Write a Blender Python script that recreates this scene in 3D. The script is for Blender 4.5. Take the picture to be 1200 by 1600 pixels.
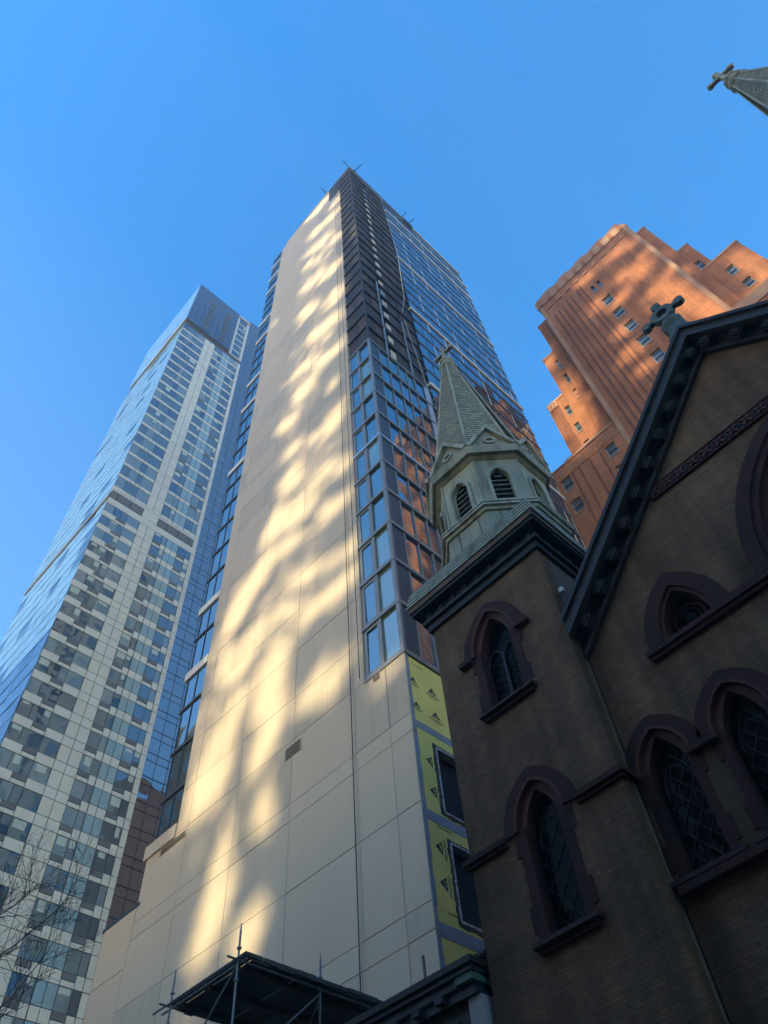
import bpy, bmesh, math, random
from mathutils import Matrix, Vector
random.seed(11)
for o in list(bpy.data.objects): bpy.data.objects.remove(o)
S = bpy.context.scene
C = S.collection
R = math.radians
EYE = 1.6            # everything below is laid out from eye level; the whole scene is lifted by EYE at the end

# ------------------------------------------------------------------ camera
cam_d = bpy.data.cameras.new('camera'); cam = bpy.data.objects.new('camera', cam_d); C.objects.link(cam)
cam_d.sensor_fit = 'VERTICAL'; cam_d.sensor_height = 36.0; cam_d.sensor_width = 27.0
cam_d.lens = 36.0*1190/1600
cam_d.clip_start = 0.1; cam_d.clip_end = 3000
yaw, pit, roll = R(47.782), R(55.589), R(-6.007)
fw = Vector((math.sin(yaw)*math.cos(pit), math.cos(yaw)*math.cos(pit), math.sin(pit)))
rt = Vector((math.cos(yaw), -math.sin(yaw), 0)); up = rt.cross(fw)
r2 = math.cos(roll)*rt + math.sin(roll)*up; u2 = -math.sin(roll)*rt + math.cos(roll)*up
cam.matrix_world = Matrix(((r2.x, u2.x, -fw.x, 0), (r2.y, u2.y, -fw.y, 0), (r2.z, u2.z, -fw.z, 0), (0, 0, 0, 1)))
S.camera = cam

# ------------------------------------------------------------------ sky, sun, exposure
SUN_EL = R(20.0)
SUN_DY = -0.02                                            # light travels to +x, a hair towards -y
sd = Vector((math.cos(SUN_EL), SUN_DY, -math.sin(SUN_EL))).normalized()
W = bpy.data.worlds.new('World'); S.world = W; W.use_nodes = True
nt = W.node_tree; nt.nodes.clear()
sky = nt.nodes.new('ShaderNodeTexSky'); sky.sky_type = 'NISHITA'; sky.sun_disc = False
sky.sun_elevation = SUN_EL; sky.sun_rotation = math.atan2(-sd.x, -sd.y)
sky.altitude = 0; sky.air_density = 1.15; sky.dust_density = 0.6; sky.ozone_density = 1.6
bg = nt.nodes.new('ShaderNodeBackground'); bg.inputs['Strength'].default_value = 0.15
wo = nt.nodes.new('ShaderNodeOutputWorld')
hs = nt.nodes.new('ShaderNodeHueSaturation'); hs.inputs['Saturation'].default_value = 1.53; hs.inputs['Hue'].default_value = 0.504
nt.links.new(sky.outputs[0], hs.inputs['Color']); nt.links.new(hs.outputs[0], bg.inputs[0]); nt.links.new(bg.outputs[0], wo.inputs[0])
sun_l = bpy.data.lights.new('sun', 'SUN'); sun = bpy.data.objects.new('sun', sun_l); C.objects.link(sun)
sun_l.energy = 2.5; sun_l.angle = R(0.65); sun_l.color = (1.0, 0.86, 0.50)
sun.rotation_euler = sd.to_track_quat('-Z', 'Y').to_euler()
sun.location = (-40, 0, 60)
S.view_settings.view_transform = 'Standard'; S.view_settings.look = 'None'
S.view_settings.exposure = 1.78; S.view_settings.gamma = 1.0
S.render.engine = 'CYCLES'

# ------------------------------------------------------------------ materials
def new_mat(name):
    m = bpy.data.materials.new(name); m.use_nodes = True
    t = m.node_tree; b = t.nodes['Principled BSDF']
    return m, t, b
def pos_node(t, scale=(1, 1, 1)):
    g = t.nodes.new('ShaderNodeNewGeometry'); mp = t.nodes.new('ShaderNodeMapping')
    mp.inputs['Scale'].default_value = scale
    t.links.new(g.outputs['Position'], mp.inputs['Vector']); return mp
def rgb(c): return (c[0], c[1], c[2], 1)
def surf(name, c1, c2=None, rough=0.75, nscale=(1, 1, 1), detail=6, metal=0.0, bump=0.0, bscale=40, spec=0.4, lo=0.35, hi=0.65, c3=None, n3=(0.2, 0.2, 0.05)):
    """plain material: two tones mixed by noise, an optional third wide stain tone and fine relief"""
    m, t, b = new_mat(name)
    b.inputs['Roughness'].default_value = rough; b.inputs['Metallic'].default_value = metal
    b.inputs['Specular IOR Level'].default_value = spec
    c2 = c2 or tuple(x*0.86 for x in c1)
    p = pos_node(t, nscale)
    n = t.nodes.new('ShaderNodeTexNoise'); n.inputs['Scale'].default_value = 1; n.inputs['Detail'].default_value = detail
    t.links.new(p.outputs[0], n.inputs['Vector'])
    r = t.nodes.new('ShaderNodeValToRGB'); r.color_ramp.elements[0].position = lo; r.color_ramp.elements[1].position = hi
    r.color_ramp.elements[0].color = rgb(c1); r.color_ramp.elements[1].color = rgb(c2)
    t.links.new(n.outputs['Fac'], r.inputs['Fac'])
    out = r.outputs['Color']
    if c3:
        p3 = pos_node(t, n3); n3n = t.nodes.new('ShaderNodeTexNoise'); n3n.inputs['Scale'].default_value = 1; n3n.inputs['Detail'].default_value = 4
        t.links.new(p3.outputs[0], n3n.inputs['Vector'])
        r3 = t.nodes.new('ShaderNodeValToRGB'); r3.color_ramp.elements[0].position = 0.5; r3.color_ramp.elements[1].position = 0.68
        r3.color_ramp.elements[0].color = (0, 0, 0, 1); r3.color_ramp.elements[1].color = (1, 1, 1, 1)
        t.links.new(n3n.outputs['Fac'], r3.inputs['Fac'])
        mx = t.nodes.new('ShaderNodeMix'); mx.data_type = 'RGBA'; mx.inputs['B'].default_value = rgb(c3)
        t.links.new(r3.outputs['Color'], mx.inputs['Factor']); t.links.new(out, mx.inputs['A']); out = mx.outputs['Result']
    t.links.new(out, b.inputs['Base Color'])
    if bump:
        p2 = pos_node(t); n2 = t.nodes.new('ShaderNodeTexNoise'); n2.inputs['Scale'].default_value = bscale; n2.inputs['Detail'].default_value = 3
        t.links.new(p2.outputs[0], n2.inputs['Vector'])
        bp = t.nodes.new('ShaderNodeBump'); bp.inputs['Strength'].default_value = bump; bp.inputs['Distance'].default_value = 0.02
        t.links.new(n2.outputs['Fac'], bp.inputs['Height']); t.links.new(bp.outputs[0], b.inputs['Normal'])
    return m
def brick(name, c1, c2, mortar, bw, bh, rough=0.85, bump=0.4, stain=0.0, tscale=0.25, msize=0.1):
    m, t, b = new_mat(name); b.inputs['Roughness'].default_value = rough; b.inputs['Specular IOR Level'].default_value = 0.25
    g = t.nodes.new('ShaderNodeNewGeometry'); sx = t.nodes.new('ShaderNodeSeparateXYZ'); t.links.new(g.outputs['Position'], sx.inputs[0])
    ad = t.nodes.new('ShaderNodeMath'); t.links.new(sx.outputs['X'], ad.inputs[0]); t.links.new(sx.outputs['Y'], ad.inputs[1])
    cb = t.nodes.new('ShaderNodeCombineXYZ'); t.links.new(ad.outputs[0], cb.inputs['X']); t.links.new(sx.outputs['Z'], cb.inputs['Y'])
    br = t.nodes.new('ShaderNodeTexBrick'); br.inputs['Scale'].default_value = 1.0
    br.inputs['Brick Width'].default_value = bw; br.inputs['Row Height'].default_value = bh
    br.inputs['Mortar Size'].default_value = bh*msize; br.inputs['Mortar Smooth'].default_value = 0.3
    br.inputs['Color1'].default_value = rgb(c1); br.inputs['Color2'].default_value = rgb(c2); br.inputs['Mortar'].default_value = rgb(mortar)
    t.links.new(cb.outputs[0], br.inputs['Vector'])
    p = pos_node(t, (tscale, tscale, tscale)); n = t.nodes.new('ShaderNodeTexNoise'); n.inputs['Scale'].default_value = 1; n.inputs['Detail'].default_value = 7; n.inputs['Roughness'].default_value = 0.65
    t.links.new(p.outputs[0], n.inputs['Vector'])
    mr = t.nodes.new('ShaderNodeMapRange'); mr.inputs['From Min'].default_value = 0.3; mr.inputs['From Max'].default_value = 0.7
    mr.inputs['To Min'].default_value = 0.72; mr.inputs['To Max'].default_value = 1.25
    t.links.new(n.outputs['Fac'], mr.inputs['Value'])
    vm = t.nodes.new('ShaderNodeVectorMath'); vm.operation = 'SCALE'
    t.links.new(br.outputs['Color'], vm.inputs[0]); t.links.new(mr.outputs[0], vm.inputs['Scale'])
    out = vm.outputs[0]
    if stain:
        ps = pos_node(t, (1.6, 1.6, 0.16)); ns = t.nodes.new('ShaderNodeTexNoise'); ns.inputs['Scale'].default_value = 1; ns.inputs['Detail'].default_value = 5
        t.links.new(ps.outputs[0], ns.inputs['Vector'])
        ms = t.nodes.new('ShaderNodeMapRange'); ms.inputs['From Min'].default_value = 0.35; ms.inputs['From Max'].default_value = 0.65
        ms.inputs['To Min'].default_value = 1.0-stain; ms.inputs['To Max'].default_value = 1.0+stain*0.5
        t.links.new(ns.outputs['Fac'], ms.inputs['Value'])
        v2 = t.nodes.new('ShaderNodeVectorMath'); v2.operation = 'SCALE'
        t.links.new(out, v2.inputs[0]); t.links.new(ms.outputs[0], v2.inputs['Scale']); out = v2.outputs[0]
    t.links.new(out, b.inputs['Base Color'])
    bp = t.nodes.new('ShaderNodeBump'); bp.inputs['Strength'].default_value = bump; bp.inputs['Distance'].default_value = 0.02; bp.invert = True
    t.links.new(br.outputs['Fac'], bp.inputs['Height']); t.links.new(bp.outputs[0], b.inputs['Normal'])
    return m
def glass(name, c, ior=2.0, rough=0.02, wave=0.02, wscale=0.6, tint=(0.9, 0.97, 1.0)):
    """coated window glass: dark body seen through it plus a fresnel mirror, slightly wavy"""
    m, t, b = new_mat(name); t.nodes.remove(b); o = t.nodes['Material Output']
    d = t.nodes.new('ShaderNodeBsdfDiffuse'); d.inputs['Color'].default_value = rgb(c)
    gl = t.nodes.new('ShaderNodeBsdfGlossy'); gl.inputs['Roughness'].default_value = rough; gl.inputs['Color'].default_value = rgb(tint)
    f = t.nodes.new('ShaderNodeFresnel'); f.inputs['IOR'].default_value = ior
    mx = t.nodes.new('ShaderNodeMixShader')
    t.links.new(f.outputs[0], mx.inputs[0]); t.links.new(d.outputs[0], mx.inputs[1]); t.links.new(gl.outputs[0], mx.inputs[2])
    t.links.new(mx.outputs[0], o.inputs['Surface'])
    if wave:
        p = pos_node(t, (wscale,)*3); n = t.nodes.new('ShaderNodeTexNoise'); n.inputs['Scale'].default_value = 1; n.inputs['Detail'].default_value = 1.5
        t.links.new(p.outputs[0], n.inputs['Vector'])
        bp = t.nodes.new('ShaderNodeBump'); bp.inputs['Strength'].default_value = 1.0; bp.inputs['Distance'].default_value = wave
        t.links.new(n.outputs['Fac'], bp.inputs['Height'])
        for q in (gl, f): t.links.new(bp.outputs[0], q.inputs['Normal'])
    return m

MAT = {}
MAT['beige'] = surf('beige_panel', (0.61, 0.487, 0.352), (0.58, 0.462, 0.334), 0.6, (0.9, 0.9, 0.12), bump=0.05, bscale=18, c3=(0.575, 0.447, 0.32), n3=(1.4, 1.4, 0.06))
MAT['beige_b'] = surf('beige_panel_warm', (0.60, 0.47, 0.336), (0.57, 0.446, 0.318), 0.6, (0.9, 0.9, 0.12), bump=0.05, bscale=18)
MAT['beige_c'] = surf('beige_panel_grey', (0.545, 0.44, 0.322), (0.515, 0.415, 0.302), 0.6, (0.9, 0.9, 0.12), bump=0.05, bscale=18, c3=(0.47, 0.38, 0.28), n3=(2.5, 2.5, 0.09))
MAT['joint'] = surf('joint_grey', (0.16, 0.155, 0.15), None, 0.9)
MAT['white_band'] = surf('white_band', (0.82, 0.73, 0.62), (0.70, 0.62, 0.53), 0.5, (1, 1, 1))
MAT['concrete'] = surf('concrete', (0.33, 0.32, 0.30), (0.25, 0.245, 0.235), 0.9, (0.5, 0.5, 0.5), bump=0.2)
MAT['frame'] = surf('grey_frame', (0.25, 0.235, 0.22), (0.21, 0.197, 0.185), 0.42, metal=0.3)
MAT['frame_dark'] = surf('dark_frame', (0.045, 0.05, 0.06), (0.035, 0.04, 0.05), 0.4, metal=0.3)
MAT['panel_dark'] = surf('charcoal_panel', (0.05, 0.054, 0.062), (0.042, 0.046, 0.054), 0.45, metal=0.2)
MAT['net'] = surf('dark_sheathing', (0.062, 0.040, 0.034), (0.038, 0.026, 0.024), 0.8, (0.7, 0.7, 0.9), bump=0.2)
MAT['net_b'] = surf('dark_sheathing_brown', (0.11, 0.06, 0.045), (0.07, 0.042, 0.038), 0.8, (0.7, 0.7, 0.9))
MAT['net_c'] = surf('dark_sheathing_black', (0.036, 0.026, 0.024), (0.025, 0.019, 0.018), 0.7, (0.7, 0.7, 0.9))
MAT['slab_dark'] = surf('slab_edge_dark', (0.075, 0.06, 0.053), (0.055, 0.044, 0.04), 0.5, metal=0.3)
MAT['silver'] = surf('silver_trim', (0.52, 0.53, 0.54), (0.44, 0.45, 0.46), 0.35, metal=0.6)
MAT['glass_bay'] = glass('glass_bay', (0.028, 0.055, 0.062), 3.6, 0.02, 0.03, 0.7, (0.86, 0.97, 0.98))
MAT['glass_bay_b'] = glass('glass_bay_green', (0.15, 0.19, 0.16), 3.4, 0.02, 0.03, 0.6, (0.88, 0.98, 0.93))
MAT['glass_cw'] = glass('glass_curtain', (0.02, 0.04, 0.07), 5.0, 0.03, 0.03, 0.5, (0.82, 0.92, 1.0))
MAT['glass_cw_b'] = glass('glass_curtain_deep', (0.012, 0.025, 0.045), 3.6, 0.03, 0.03, 0.5, (0.75, 0.88, 1.0))
MAT['glass_strip'] = glass('glass_strip', (0.03, 0.06, 0.075), 4.0, 0.03, 0.02, 0.5, (0.82, 0.95, 1.0))
MAT['yellow'] = surf('yellow_sheathing', (0.90, 0.70, 0.20), (0.78, 0.61, 0.17), 0.8, (0.8, 0.8, 0.8), bump=0.1)
MAT['tape'] = surf('grey_tape', (0.30, 0.31, 0.35), (0.24, 0.25, 0.29), 0.6, (2, 2, 2))
MAT['tape_black'] = surf('black_tape', (0.03, 0.03, 0.032), None, 0.5)
MAT['tape_white'] = surf('white_foil', (0.55, 0.53, 0.52), (0.28, 0.24, 0.26), 0.5, (14, 14, 14), lo=0.45, hi=0.55)
MAT['ink'] = surf('print_ink', (0.035, 0.035, 0.03), None, 0.7)
MAT['ink_faint'] = surf('print_ink_faint', (0.36, 0.32, 0.10), None, 0.7)
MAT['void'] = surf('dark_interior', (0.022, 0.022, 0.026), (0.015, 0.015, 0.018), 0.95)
MAT['cable'] = surf('cable_black', (0.03, 0.03, 0.032), None, 0.5)
MAT['cable_pale'] = surf('cable_pale', (0.45, 0.45, 0.46), None, 0.5)
# left tower
MAT['lt_white'] = surf('pale_cladding', (0.84, 0.68, 0.52), (0.76, 0.61, 0.47), 0.22, (0.6, 0.6, 0.6), spec=0.6)
MAT['lt_band'] = surf('pale_band', (0.86, 0.70, 0.54), (0.77, 0.63, 0.485), 0.3, (0.6, 0.6, 0.6), spec=0.6)
MAT['lt_glass'] = glass('lt_window', (0.07, 0.098, 0.112), 2.4, 0.015, 0.05, 0.33, (0.9, 0.97, 0.97))
MAT['lt_glass_b'] = glass('lt_window_blind', (0.20, 0.23, 0.23), 2.1, 0.02, 0.05, 0.33, (0.9, 0.97, 0.97))
MAT['lt_glass_c'] = glass('lt_window_deep', (0.008, 0.02, 0.04), 2.8, 0.015, 0.05, 0.33, (0.85, 0.95, 1.0))
MAT['lt_spandrel'] = glass('lt_spandrel_glass', (0.30, 0.38, 0.37), 2.0, 0.03, 0.06, 0.4, (0.85, 0.95, 1.0))
MAT['lt_blue'] = glass('lt_blue_glass', (0.05, 0.05, 0.06), 3.3, 0.015, 0.10, 0.30, (1.0, 0.95, 0.95))
MAT['lt_box'] = glass('lt_box_glass', (0.012, 0.045, 0.095), 1.75, 0.05, 0.05, 0.4, (0.8, 0.9, 1.0))
MAT['lt_side'] = glass('lt_side_glass', (0.12, 0.24, 0.42), 4.0, 0.05, 0.05, 0.5, (0.9, 0.97, 1.0))
MAT['lt_grille'] = surf('ac_grille', (0.17, 0.145, 0.13), (0.13, 0.112, 0.102), 0.6)
MAT['lt_blind'] = surf('pale_blind', (0.62, 0.60, 0.47), (0.52, 0.51, 0.41), 0.25, (1.2, 1.2, 1.2), spec=0.6)  # pale tone for bright reflections painted onto panes
MAT['lt_line'] = surf('mullion_line', (0.05, 0.05, 0.055), None, 0.5)
# brick tower
MAT['brick'] = brick('tower_brick', (0.46, 0.168, 0.070), (0.36, 0.122, 0.052), (0.35, 0.165, 0.09), 0.46, 0.15, bump=0.3, stain=0.18, msize=0.14)
MAT['stone_trim'] = surf('buff_stone', (0.46, 0.26, 0.165), (0.38, 0.20, 0.125), 0.85, (0.4, 0.4, 0.4), bump=0.1, bscale=6)
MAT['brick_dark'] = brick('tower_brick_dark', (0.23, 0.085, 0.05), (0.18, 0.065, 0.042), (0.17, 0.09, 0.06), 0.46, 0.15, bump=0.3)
MAT['sash'] = surf('pale_sash', (0.38, 0.37, 0.35), None, 0.5)
MAT['glass_old'] = glass('old_window', (0.10, 0.12, 0.14), 1.7, 0.04, 0.02, 0.5)
# church
MAT['church'] = brick('church_brick', (0.195, 0.108, 0.054), (0.138, 0.078, 0.041), (0.112, 0.066, 0.036), 0.22, 0.07, bump=0.45, stain=0.38, tscale=0.9, msize=0.12)
MAT['church_plain'] = surf('church_render', (0.18, 0.125, 0.085), (0.14, 0.10, 0.068), 0.85, (0.6, 0.6, 0.4), bump=0.25)
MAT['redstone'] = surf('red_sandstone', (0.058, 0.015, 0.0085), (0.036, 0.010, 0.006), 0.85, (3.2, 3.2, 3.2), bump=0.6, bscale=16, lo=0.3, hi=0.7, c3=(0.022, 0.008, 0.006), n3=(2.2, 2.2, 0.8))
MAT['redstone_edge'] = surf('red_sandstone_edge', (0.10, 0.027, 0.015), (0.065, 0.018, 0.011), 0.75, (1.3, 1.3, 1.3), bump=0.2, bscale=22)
MAT['cornice_dark'] = surf('painted_cornice', (0.017, 0.015, 0.015), (0.012, 0.011, 0.011), 0.6, (0.8, 0.8, 0.8), bump=0.2, bscale=12)
MAT['cornice_mid'] = surf('painted_cornice_edge', (0.026, 0.022, 0.020), (0.019, 0.017, 0.016), 0.55, (0.8, 0.8, 0.8))
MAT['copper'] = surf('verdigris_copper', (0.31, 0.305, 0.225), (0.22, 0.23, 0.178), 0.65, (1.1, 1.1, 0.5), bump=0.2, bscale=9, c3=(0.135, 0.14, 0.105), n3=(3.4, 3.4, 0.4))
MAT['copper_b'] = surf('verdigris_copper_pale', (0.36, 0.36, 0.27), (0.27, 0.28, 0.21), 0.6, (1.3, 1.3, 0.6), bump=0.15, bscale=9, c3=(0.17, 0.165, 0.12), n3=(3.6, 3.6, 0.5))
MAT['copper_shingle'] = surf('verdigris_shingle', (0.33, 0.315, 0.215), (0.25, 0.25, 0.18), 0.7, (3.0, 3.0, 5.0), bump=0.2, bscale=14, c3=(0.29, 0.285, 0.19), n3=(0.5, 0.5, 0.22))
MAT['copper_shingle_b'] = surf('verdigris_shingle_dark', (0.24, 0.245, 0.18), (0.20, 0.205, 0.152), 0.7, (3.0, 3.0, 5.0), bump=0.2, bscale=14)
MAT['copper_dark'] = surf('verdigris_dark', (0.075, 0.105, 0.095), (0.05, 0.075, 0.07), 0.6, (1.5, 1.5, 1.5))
MAT['lead'] = surf('lead_came', (0.012, 0.011, 0.011), None, 0.6)
MAT['glass_church'] = glass('leaded_glass', (0.005, 0.005, 0.005), 1.10, 0.08, 0.05, 2.5)
MAT['slate'] = surf('slate_roof', (0.07, 0.075, 0.085), (0.05, 0.054, 0.06), 0.7, (2, 2, 2))
MAT['weathered'] = surf('weathered_board', (0.15, 0.105, 0.075), (0.10, 0.072, 0.055), 0.85, (1.5, 1.5, 5), bump=0.2)
MAT['black'] = surf('near_black', (0.012, 0.012, 0.014), None, 0.9)
# street things
MAT['plank'] = surf('grey_plank', (0.105, 0.095, 0.085), (0.07, 0.064, 0.058), 0.9, (1.5, 9, 9), bump=0.3, bscale=20)
MAT['plank_b'] = surf('grey_plank_pale', (0.17, 0.14, 0.115), (0.12, 0.10, 0.085), 0.9, (1.5, 9, 9), bump=0.3, bscale=20)
MAT['galv'] = surf('galvanised_tube', (0.24, 0.25, 0.26), (0.17, 0.175, 0.18), 0.45, (3, 3, 3), metal=0.5)
MAT['green_metal'] = surf('green_painted_metal', (0.07, 0.17, 0.125), (0.055, 0.135, 0.10), 0.5, (1.2, 1.2, 1.2))
MAT['dark_metal'] = surf('dark_painted_metal', (0.028, 0.034, 0.04), (0.02, 0.025, 0.03), 0.5, (1, 1, 1))
MAT['pale_stone'] = surf('pale_pilaster', (0.42, 0.40, 0.37), (0.33, 0.315, 0.29), 0.8, (0.8, 0.8, 0.5))
MAT['bark'] = surf('grey_bark', (0.13, 0.105, 0.09), (0.09, 0.074, 0.066), 0.9, (6, 6, 2), bump=0.3, bscale=30)
MAT['asphalt'] = surf('asphalt', (0.055, 0.055, 0.056), (0.042, 0.042, 0.043), 0.9, (0.7, 0.7, 0.7), bump=0.3)
MAT['limestone'] = surf('pale_limestone', (0.62, 0.46, 0.29), (0.54, 0.40, 0.25), 0.85, (0.4, 0.4, 0.4))
MAT['pavement'] = surf('pavement', (0.16, 0.15, 0.14), (0.13, 0.122, 0.114), 0.9, (0.5, 0.5, 0.5), bump=0.2)
MAT['paint_white'] = surf('road_paint', (0.7, 0.7, 0.68), (0.55, 0.55, 0.53), 0.8, (2, 2, 2))

# ------------------------------------------------------------------ mesh helpers
def setp(o, parent):
    """parent o and keep it where its coordinates put it"""
    if parent is not None:
        o.parent = parent; o.matrix_parent_inverse = parent.matrix_basis.inverted()
class MB:
    """collects solids for ONE mesh"""
    def __init__(s): s.v = []; s.f = []; s.m = []; s.cur = 0
    def poly(s, pts, faces):
        b = len(s.v); s.v += [tuple(p) for p in pts]
        for f in faces: s.f.append(tuple(b+i for i in f)); s.m.append(s.cur)
        return s
    def box(s, x0, x1, y0, y1, z0, z1):
        x0, x1 = min(x0, x1), max(x0, x1); y0, y1 = min(y0, y1), max(y0, y1); z0, z1 = min(z0, z1), max(z0, z1)
        return s.poly([(x0,y0,z0),(x1,y0,z0),(x1,y1,z0),(x0,y1,z0),(x0,y0,z1),(x1,y0,z1),(x1,y1,z1),(x0,y1,z1)],
                      [(0,3,2,1),(4,5,6,7),(0,1,5,4),(1,2,6,5),(2,3,7,6),(3,0,4,7)])
    def obox(s, c, ax, ay, az):
        """box from a centre and three half vectors"""
        c, ax, ay, az = map(Vector, (c, ax, ay, az))
        p = [c-ax-ay-az, c+ax-ay-az, c+ax+ay-az, c-ax+ay-az, c-ax-ay+az, c+ax-ay+az, c+ax+ay+az, c-ax+ay+az]
        return s.poly(p, [(0,3,2,1),(4,5,6,7),(0,1,5,4),(1,2,6,5),(2,3,7,6),(3,0,4,7)])
    def tube(s, p0, p1, r0, r1=None, n=8, cap=True):
        p0, p1 = Vector(p0), Vector(p1); r1 = r0 if r1 is None else r1
        d = (p1-p0).normalized(); a = d.orthogonal().normalized(); b = d.cross(a)
        pts = []
        for p, r in ((p0, r0), (p1, r1)):
            for i in range(n):
                t = 2*math.pi*i/n; pts.append(p + a*math.cos(t)*r + b*math.sin(t)*r)
        fs = [(i, (i+1) % n, n+(i+1) % n, n+i) for i in range(n)]
        if cap: fs += [tuple(reversed(range(n))), tuple(range(n, 2*n))]
        return s.poly(pts, fs)
    def path(s, pts, radii, n=6):
        pts = [Vector(p) for p in pts]; rings = []; a = None
        for i, p in enumerate(pts):
            d = (pts[min(i+1, len(pts)-1)] - pts[max(i-1, 0)]).normalized()
            a = d.orthogonal().normalized() if a is None else (a - d*a.dot(d)).normalized()
            b = d.cross(a); rings.append([p + (a*math.cos(2*math.pi*k/n) + b*math.sin(2*math.pi*k/n))*radii[i] for k in range(n)])
        vs = [q for r in rings for q in r]; fs = []
        for i in range(len(pts)-1):
            for k in range(n): fs.append((i*n+k, i*n+(k+1) % n, (i+1)*n+(k+1) % n, (i+1)*n+k))
        fs += [tuple(reversed(range(n))), tuple(range((len(pts)-1)*n, len(pts)*n))]
        return s.poly(vs, fs)
    def ngon_prism(s, c, rings, n=8, off=0.0):
        """stack of regular polygons: rings = [(circumradius, z), ...]"""
        vs = []
        for r, z in rings:
            for i in range(n):
                t = 2*math.pi*i/n + off; vs.append((c[0]+math.cos(t)*r, c[1]+math.sin(t)*r, z))
        fs = []
        for k in range(len(rings)-1):
            for i in range(n): fs.append((k*n+i, k*n+(i+1) % n, (k+1)*n+(i+1) % n, (k+1)*n+i))
        fs += [tuple(reversed(range(n))), tuple(range((len(rings)-1)*n, len(rings)*n))]
        return s.poly(vs, fs)
    def build(s, name, mats, parent=None, smooth=False):
        me = bpy.data.meshes.new(name); me.from_pydata(s.v, [], s.f)
        mats = mats if isinstance(mats, (list, tuple)) else [mats]
        for k in mats: me.materials.append(MAT[k])
        for p, mi in zip(me.polygons, s.m): p.material_index = mi; p.use_smooth = smooth
        me.update()
        o = bpy.data.objects.new(name, me); C.objects.link(o); setp(o, parent)
        return o
def curve_mesh(name, outer, holes, depth):
    cu = bpy.data.curves.new(name, 'CURVE'); cu.dimensions = '2D'; cu.fill_mode = 'BOTH'; cu.extrude = depth/2
    for ring in [outer]+list(holes):
        sp = cu.splines.new('POLY'); sp.points.add(len(ring)-1)
        for p, q in zip(sp.points, ring): p.co = (q[0], q[1], 0, 1)
        sp.use_cyclic_u = True
    ob = bpy.data.objects.new(name, cu)
    me = bpy.data.meshes.new_from_object(ob)
    bpy.data.objects.remove(ob); bpy.data.curves.remove(cu)
    return me
MX = Matrix(((0, 0, 1, 0), (1, 0, 0, 0), (0, 1, 0, 0), (0, 0, 0, 1)))          # (u,v,w) -> y,z,x
MY = Matrix(((1, 0, 0, 0), (0, 0, -1, 0), (0, 1, 0, 0), (0, 0, 0, 1)))         # (u,v,w) -> x,z,-y
def prism(name, outer, holes, mat, parent, m):
    """extruded outline with holes; m = (matrix, depth)"""
    me = curve_mesh(name, outer, holes, m[1]); me.transform(m[0]); me.name = name
    me.materials.clear(); me.materials.append(MAT[mat])
    for p in me.polygons: p.use_smooth = False
    o = bpy.data.objects.new(name, me); C.objects.link(o); setp(o, parent)
    return o
def prismX(name, outer, holes, x0, x1, mat, parent=None):
    return prism(name, outer, holes, mat, parent, (Matrix.Translation(((x0+x1)/2, 0, 0)) @ MX, abs(x1-x0)))
def prismY(name, outer, holes, y0, y1, mat, parent=None):
    return prism(name, outer, holes, mat, parent, (Matrix.Translation((0, (y0+y1)/2, 0)) @ MY, abs(y1-y0)))
def rect(a0, a1, b0, b1): return [(a0, b0), (a1, b0), (a1, b1), (a0, b1)]
def tag(o, label=None, cat=None, group=None, kind=None):
    if label: o['label'] = label
    if cat: o['category'] = cat
    if group: o['group'] = group
    if kind: o['kind'] = kind
    return o
def thing(name, loc, label, cat, group=None):
    o = bpy.data.objects.new(name, None); C.objects.link(o); o.location = loc; o.empty_display_size = 0.5
    return tag(o, label, cat, group)
UNIT = {}
def unit(mat):
    if mat not in UNIT:
        b = MB().box(-.5, .5, -.5, .5, -.5, .5); me = bpy.data.meshes.new('unit_'+mat); me.from_pydata(b.v, [], b.f)
        me.materials.append(MAT[mat]); me.update(); UNIT[mat] = me
    return UNIT[mat]
def piece(name, c, size, mat, parent=None, rot=None):
    o = bpy.data.objects.new(name, unit(mat)); C.objects.link(o)
    o.location = c; o.scale = size
    if rot: o.rotation_euler = rot
    setp(o, parent)
    return o
def pieces(name, items, parent, limit=290):
    """items: (centre, size, material, rot). The largest in view become objects, the rest one joined part."""
    def score(it):
        c, s = it[0], sorted(it[1]); return s[1]*s[2]/max(1, Vector(c).length_squared)
    items = sorted(items, key=score, reverse=True)
    for it in items[:limit]: piece(name, it[0], it[1], it[2], parent, it[3] if len(it) > 3 else None)
    rest = items[limit:]
    if rest:
        mats = sorted({i[2] for i in rest}); mb = MB()
        for it in rest:
            mb.cur = mats.index(it[2]); s = it[1]
            e = Matrix.Identity(3)
            if len(it) > 3 and it[3]:
                from mathutils import Euler
                e = Euler(it[3]).to_matrix()
            mb.obox(it[0], e @ Vector((s[0]/2, 0, 0)), e @ Vector((0, s[1]/2, 0)), e @ Vector((0, 0, s[2]/2)))
        o = mb.build(name+'_field', mats, parent)
        o['kind'] = 'stuff'
    return items
def bb(x0, x1, y0, y1, z0, z1, mat, rot=None):
    return (((x0+x1)/2, (y0+y1)/2, (z0+z1)/2), (abs(x1-x0), abs(y1-y0), abs(z1-z0)), mat, rot)

# ================================================================== ground
def sheet(name, x0, x1, y0, y1, z, mat, label=None, th=0.3):
    o = MB().box(x0, x1, y0, y1, z-th, z).build(name, mat); tag(o, kind='structure'); return o
G = -EYE
sheet('ground', -250, 250, -250, 250, G-0.16, 'asphalt')
sheet('road', -6.0, 7.0, -240, 240, G-0.12, 'asphalt', th=0.03)
sheet('pavement', 7.0, 60, -240, 240, G, 'pavement', th=0.14)
sheet('pavement', -16, -6.0, -240, 240, G, 'pavement', th=0.14)
for k in range(6): sheet('lane_marking', 0.42, 0.54, -12+k*9, -8+k*9, G-0.112, 'paint_white', th=0.006)

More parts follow.
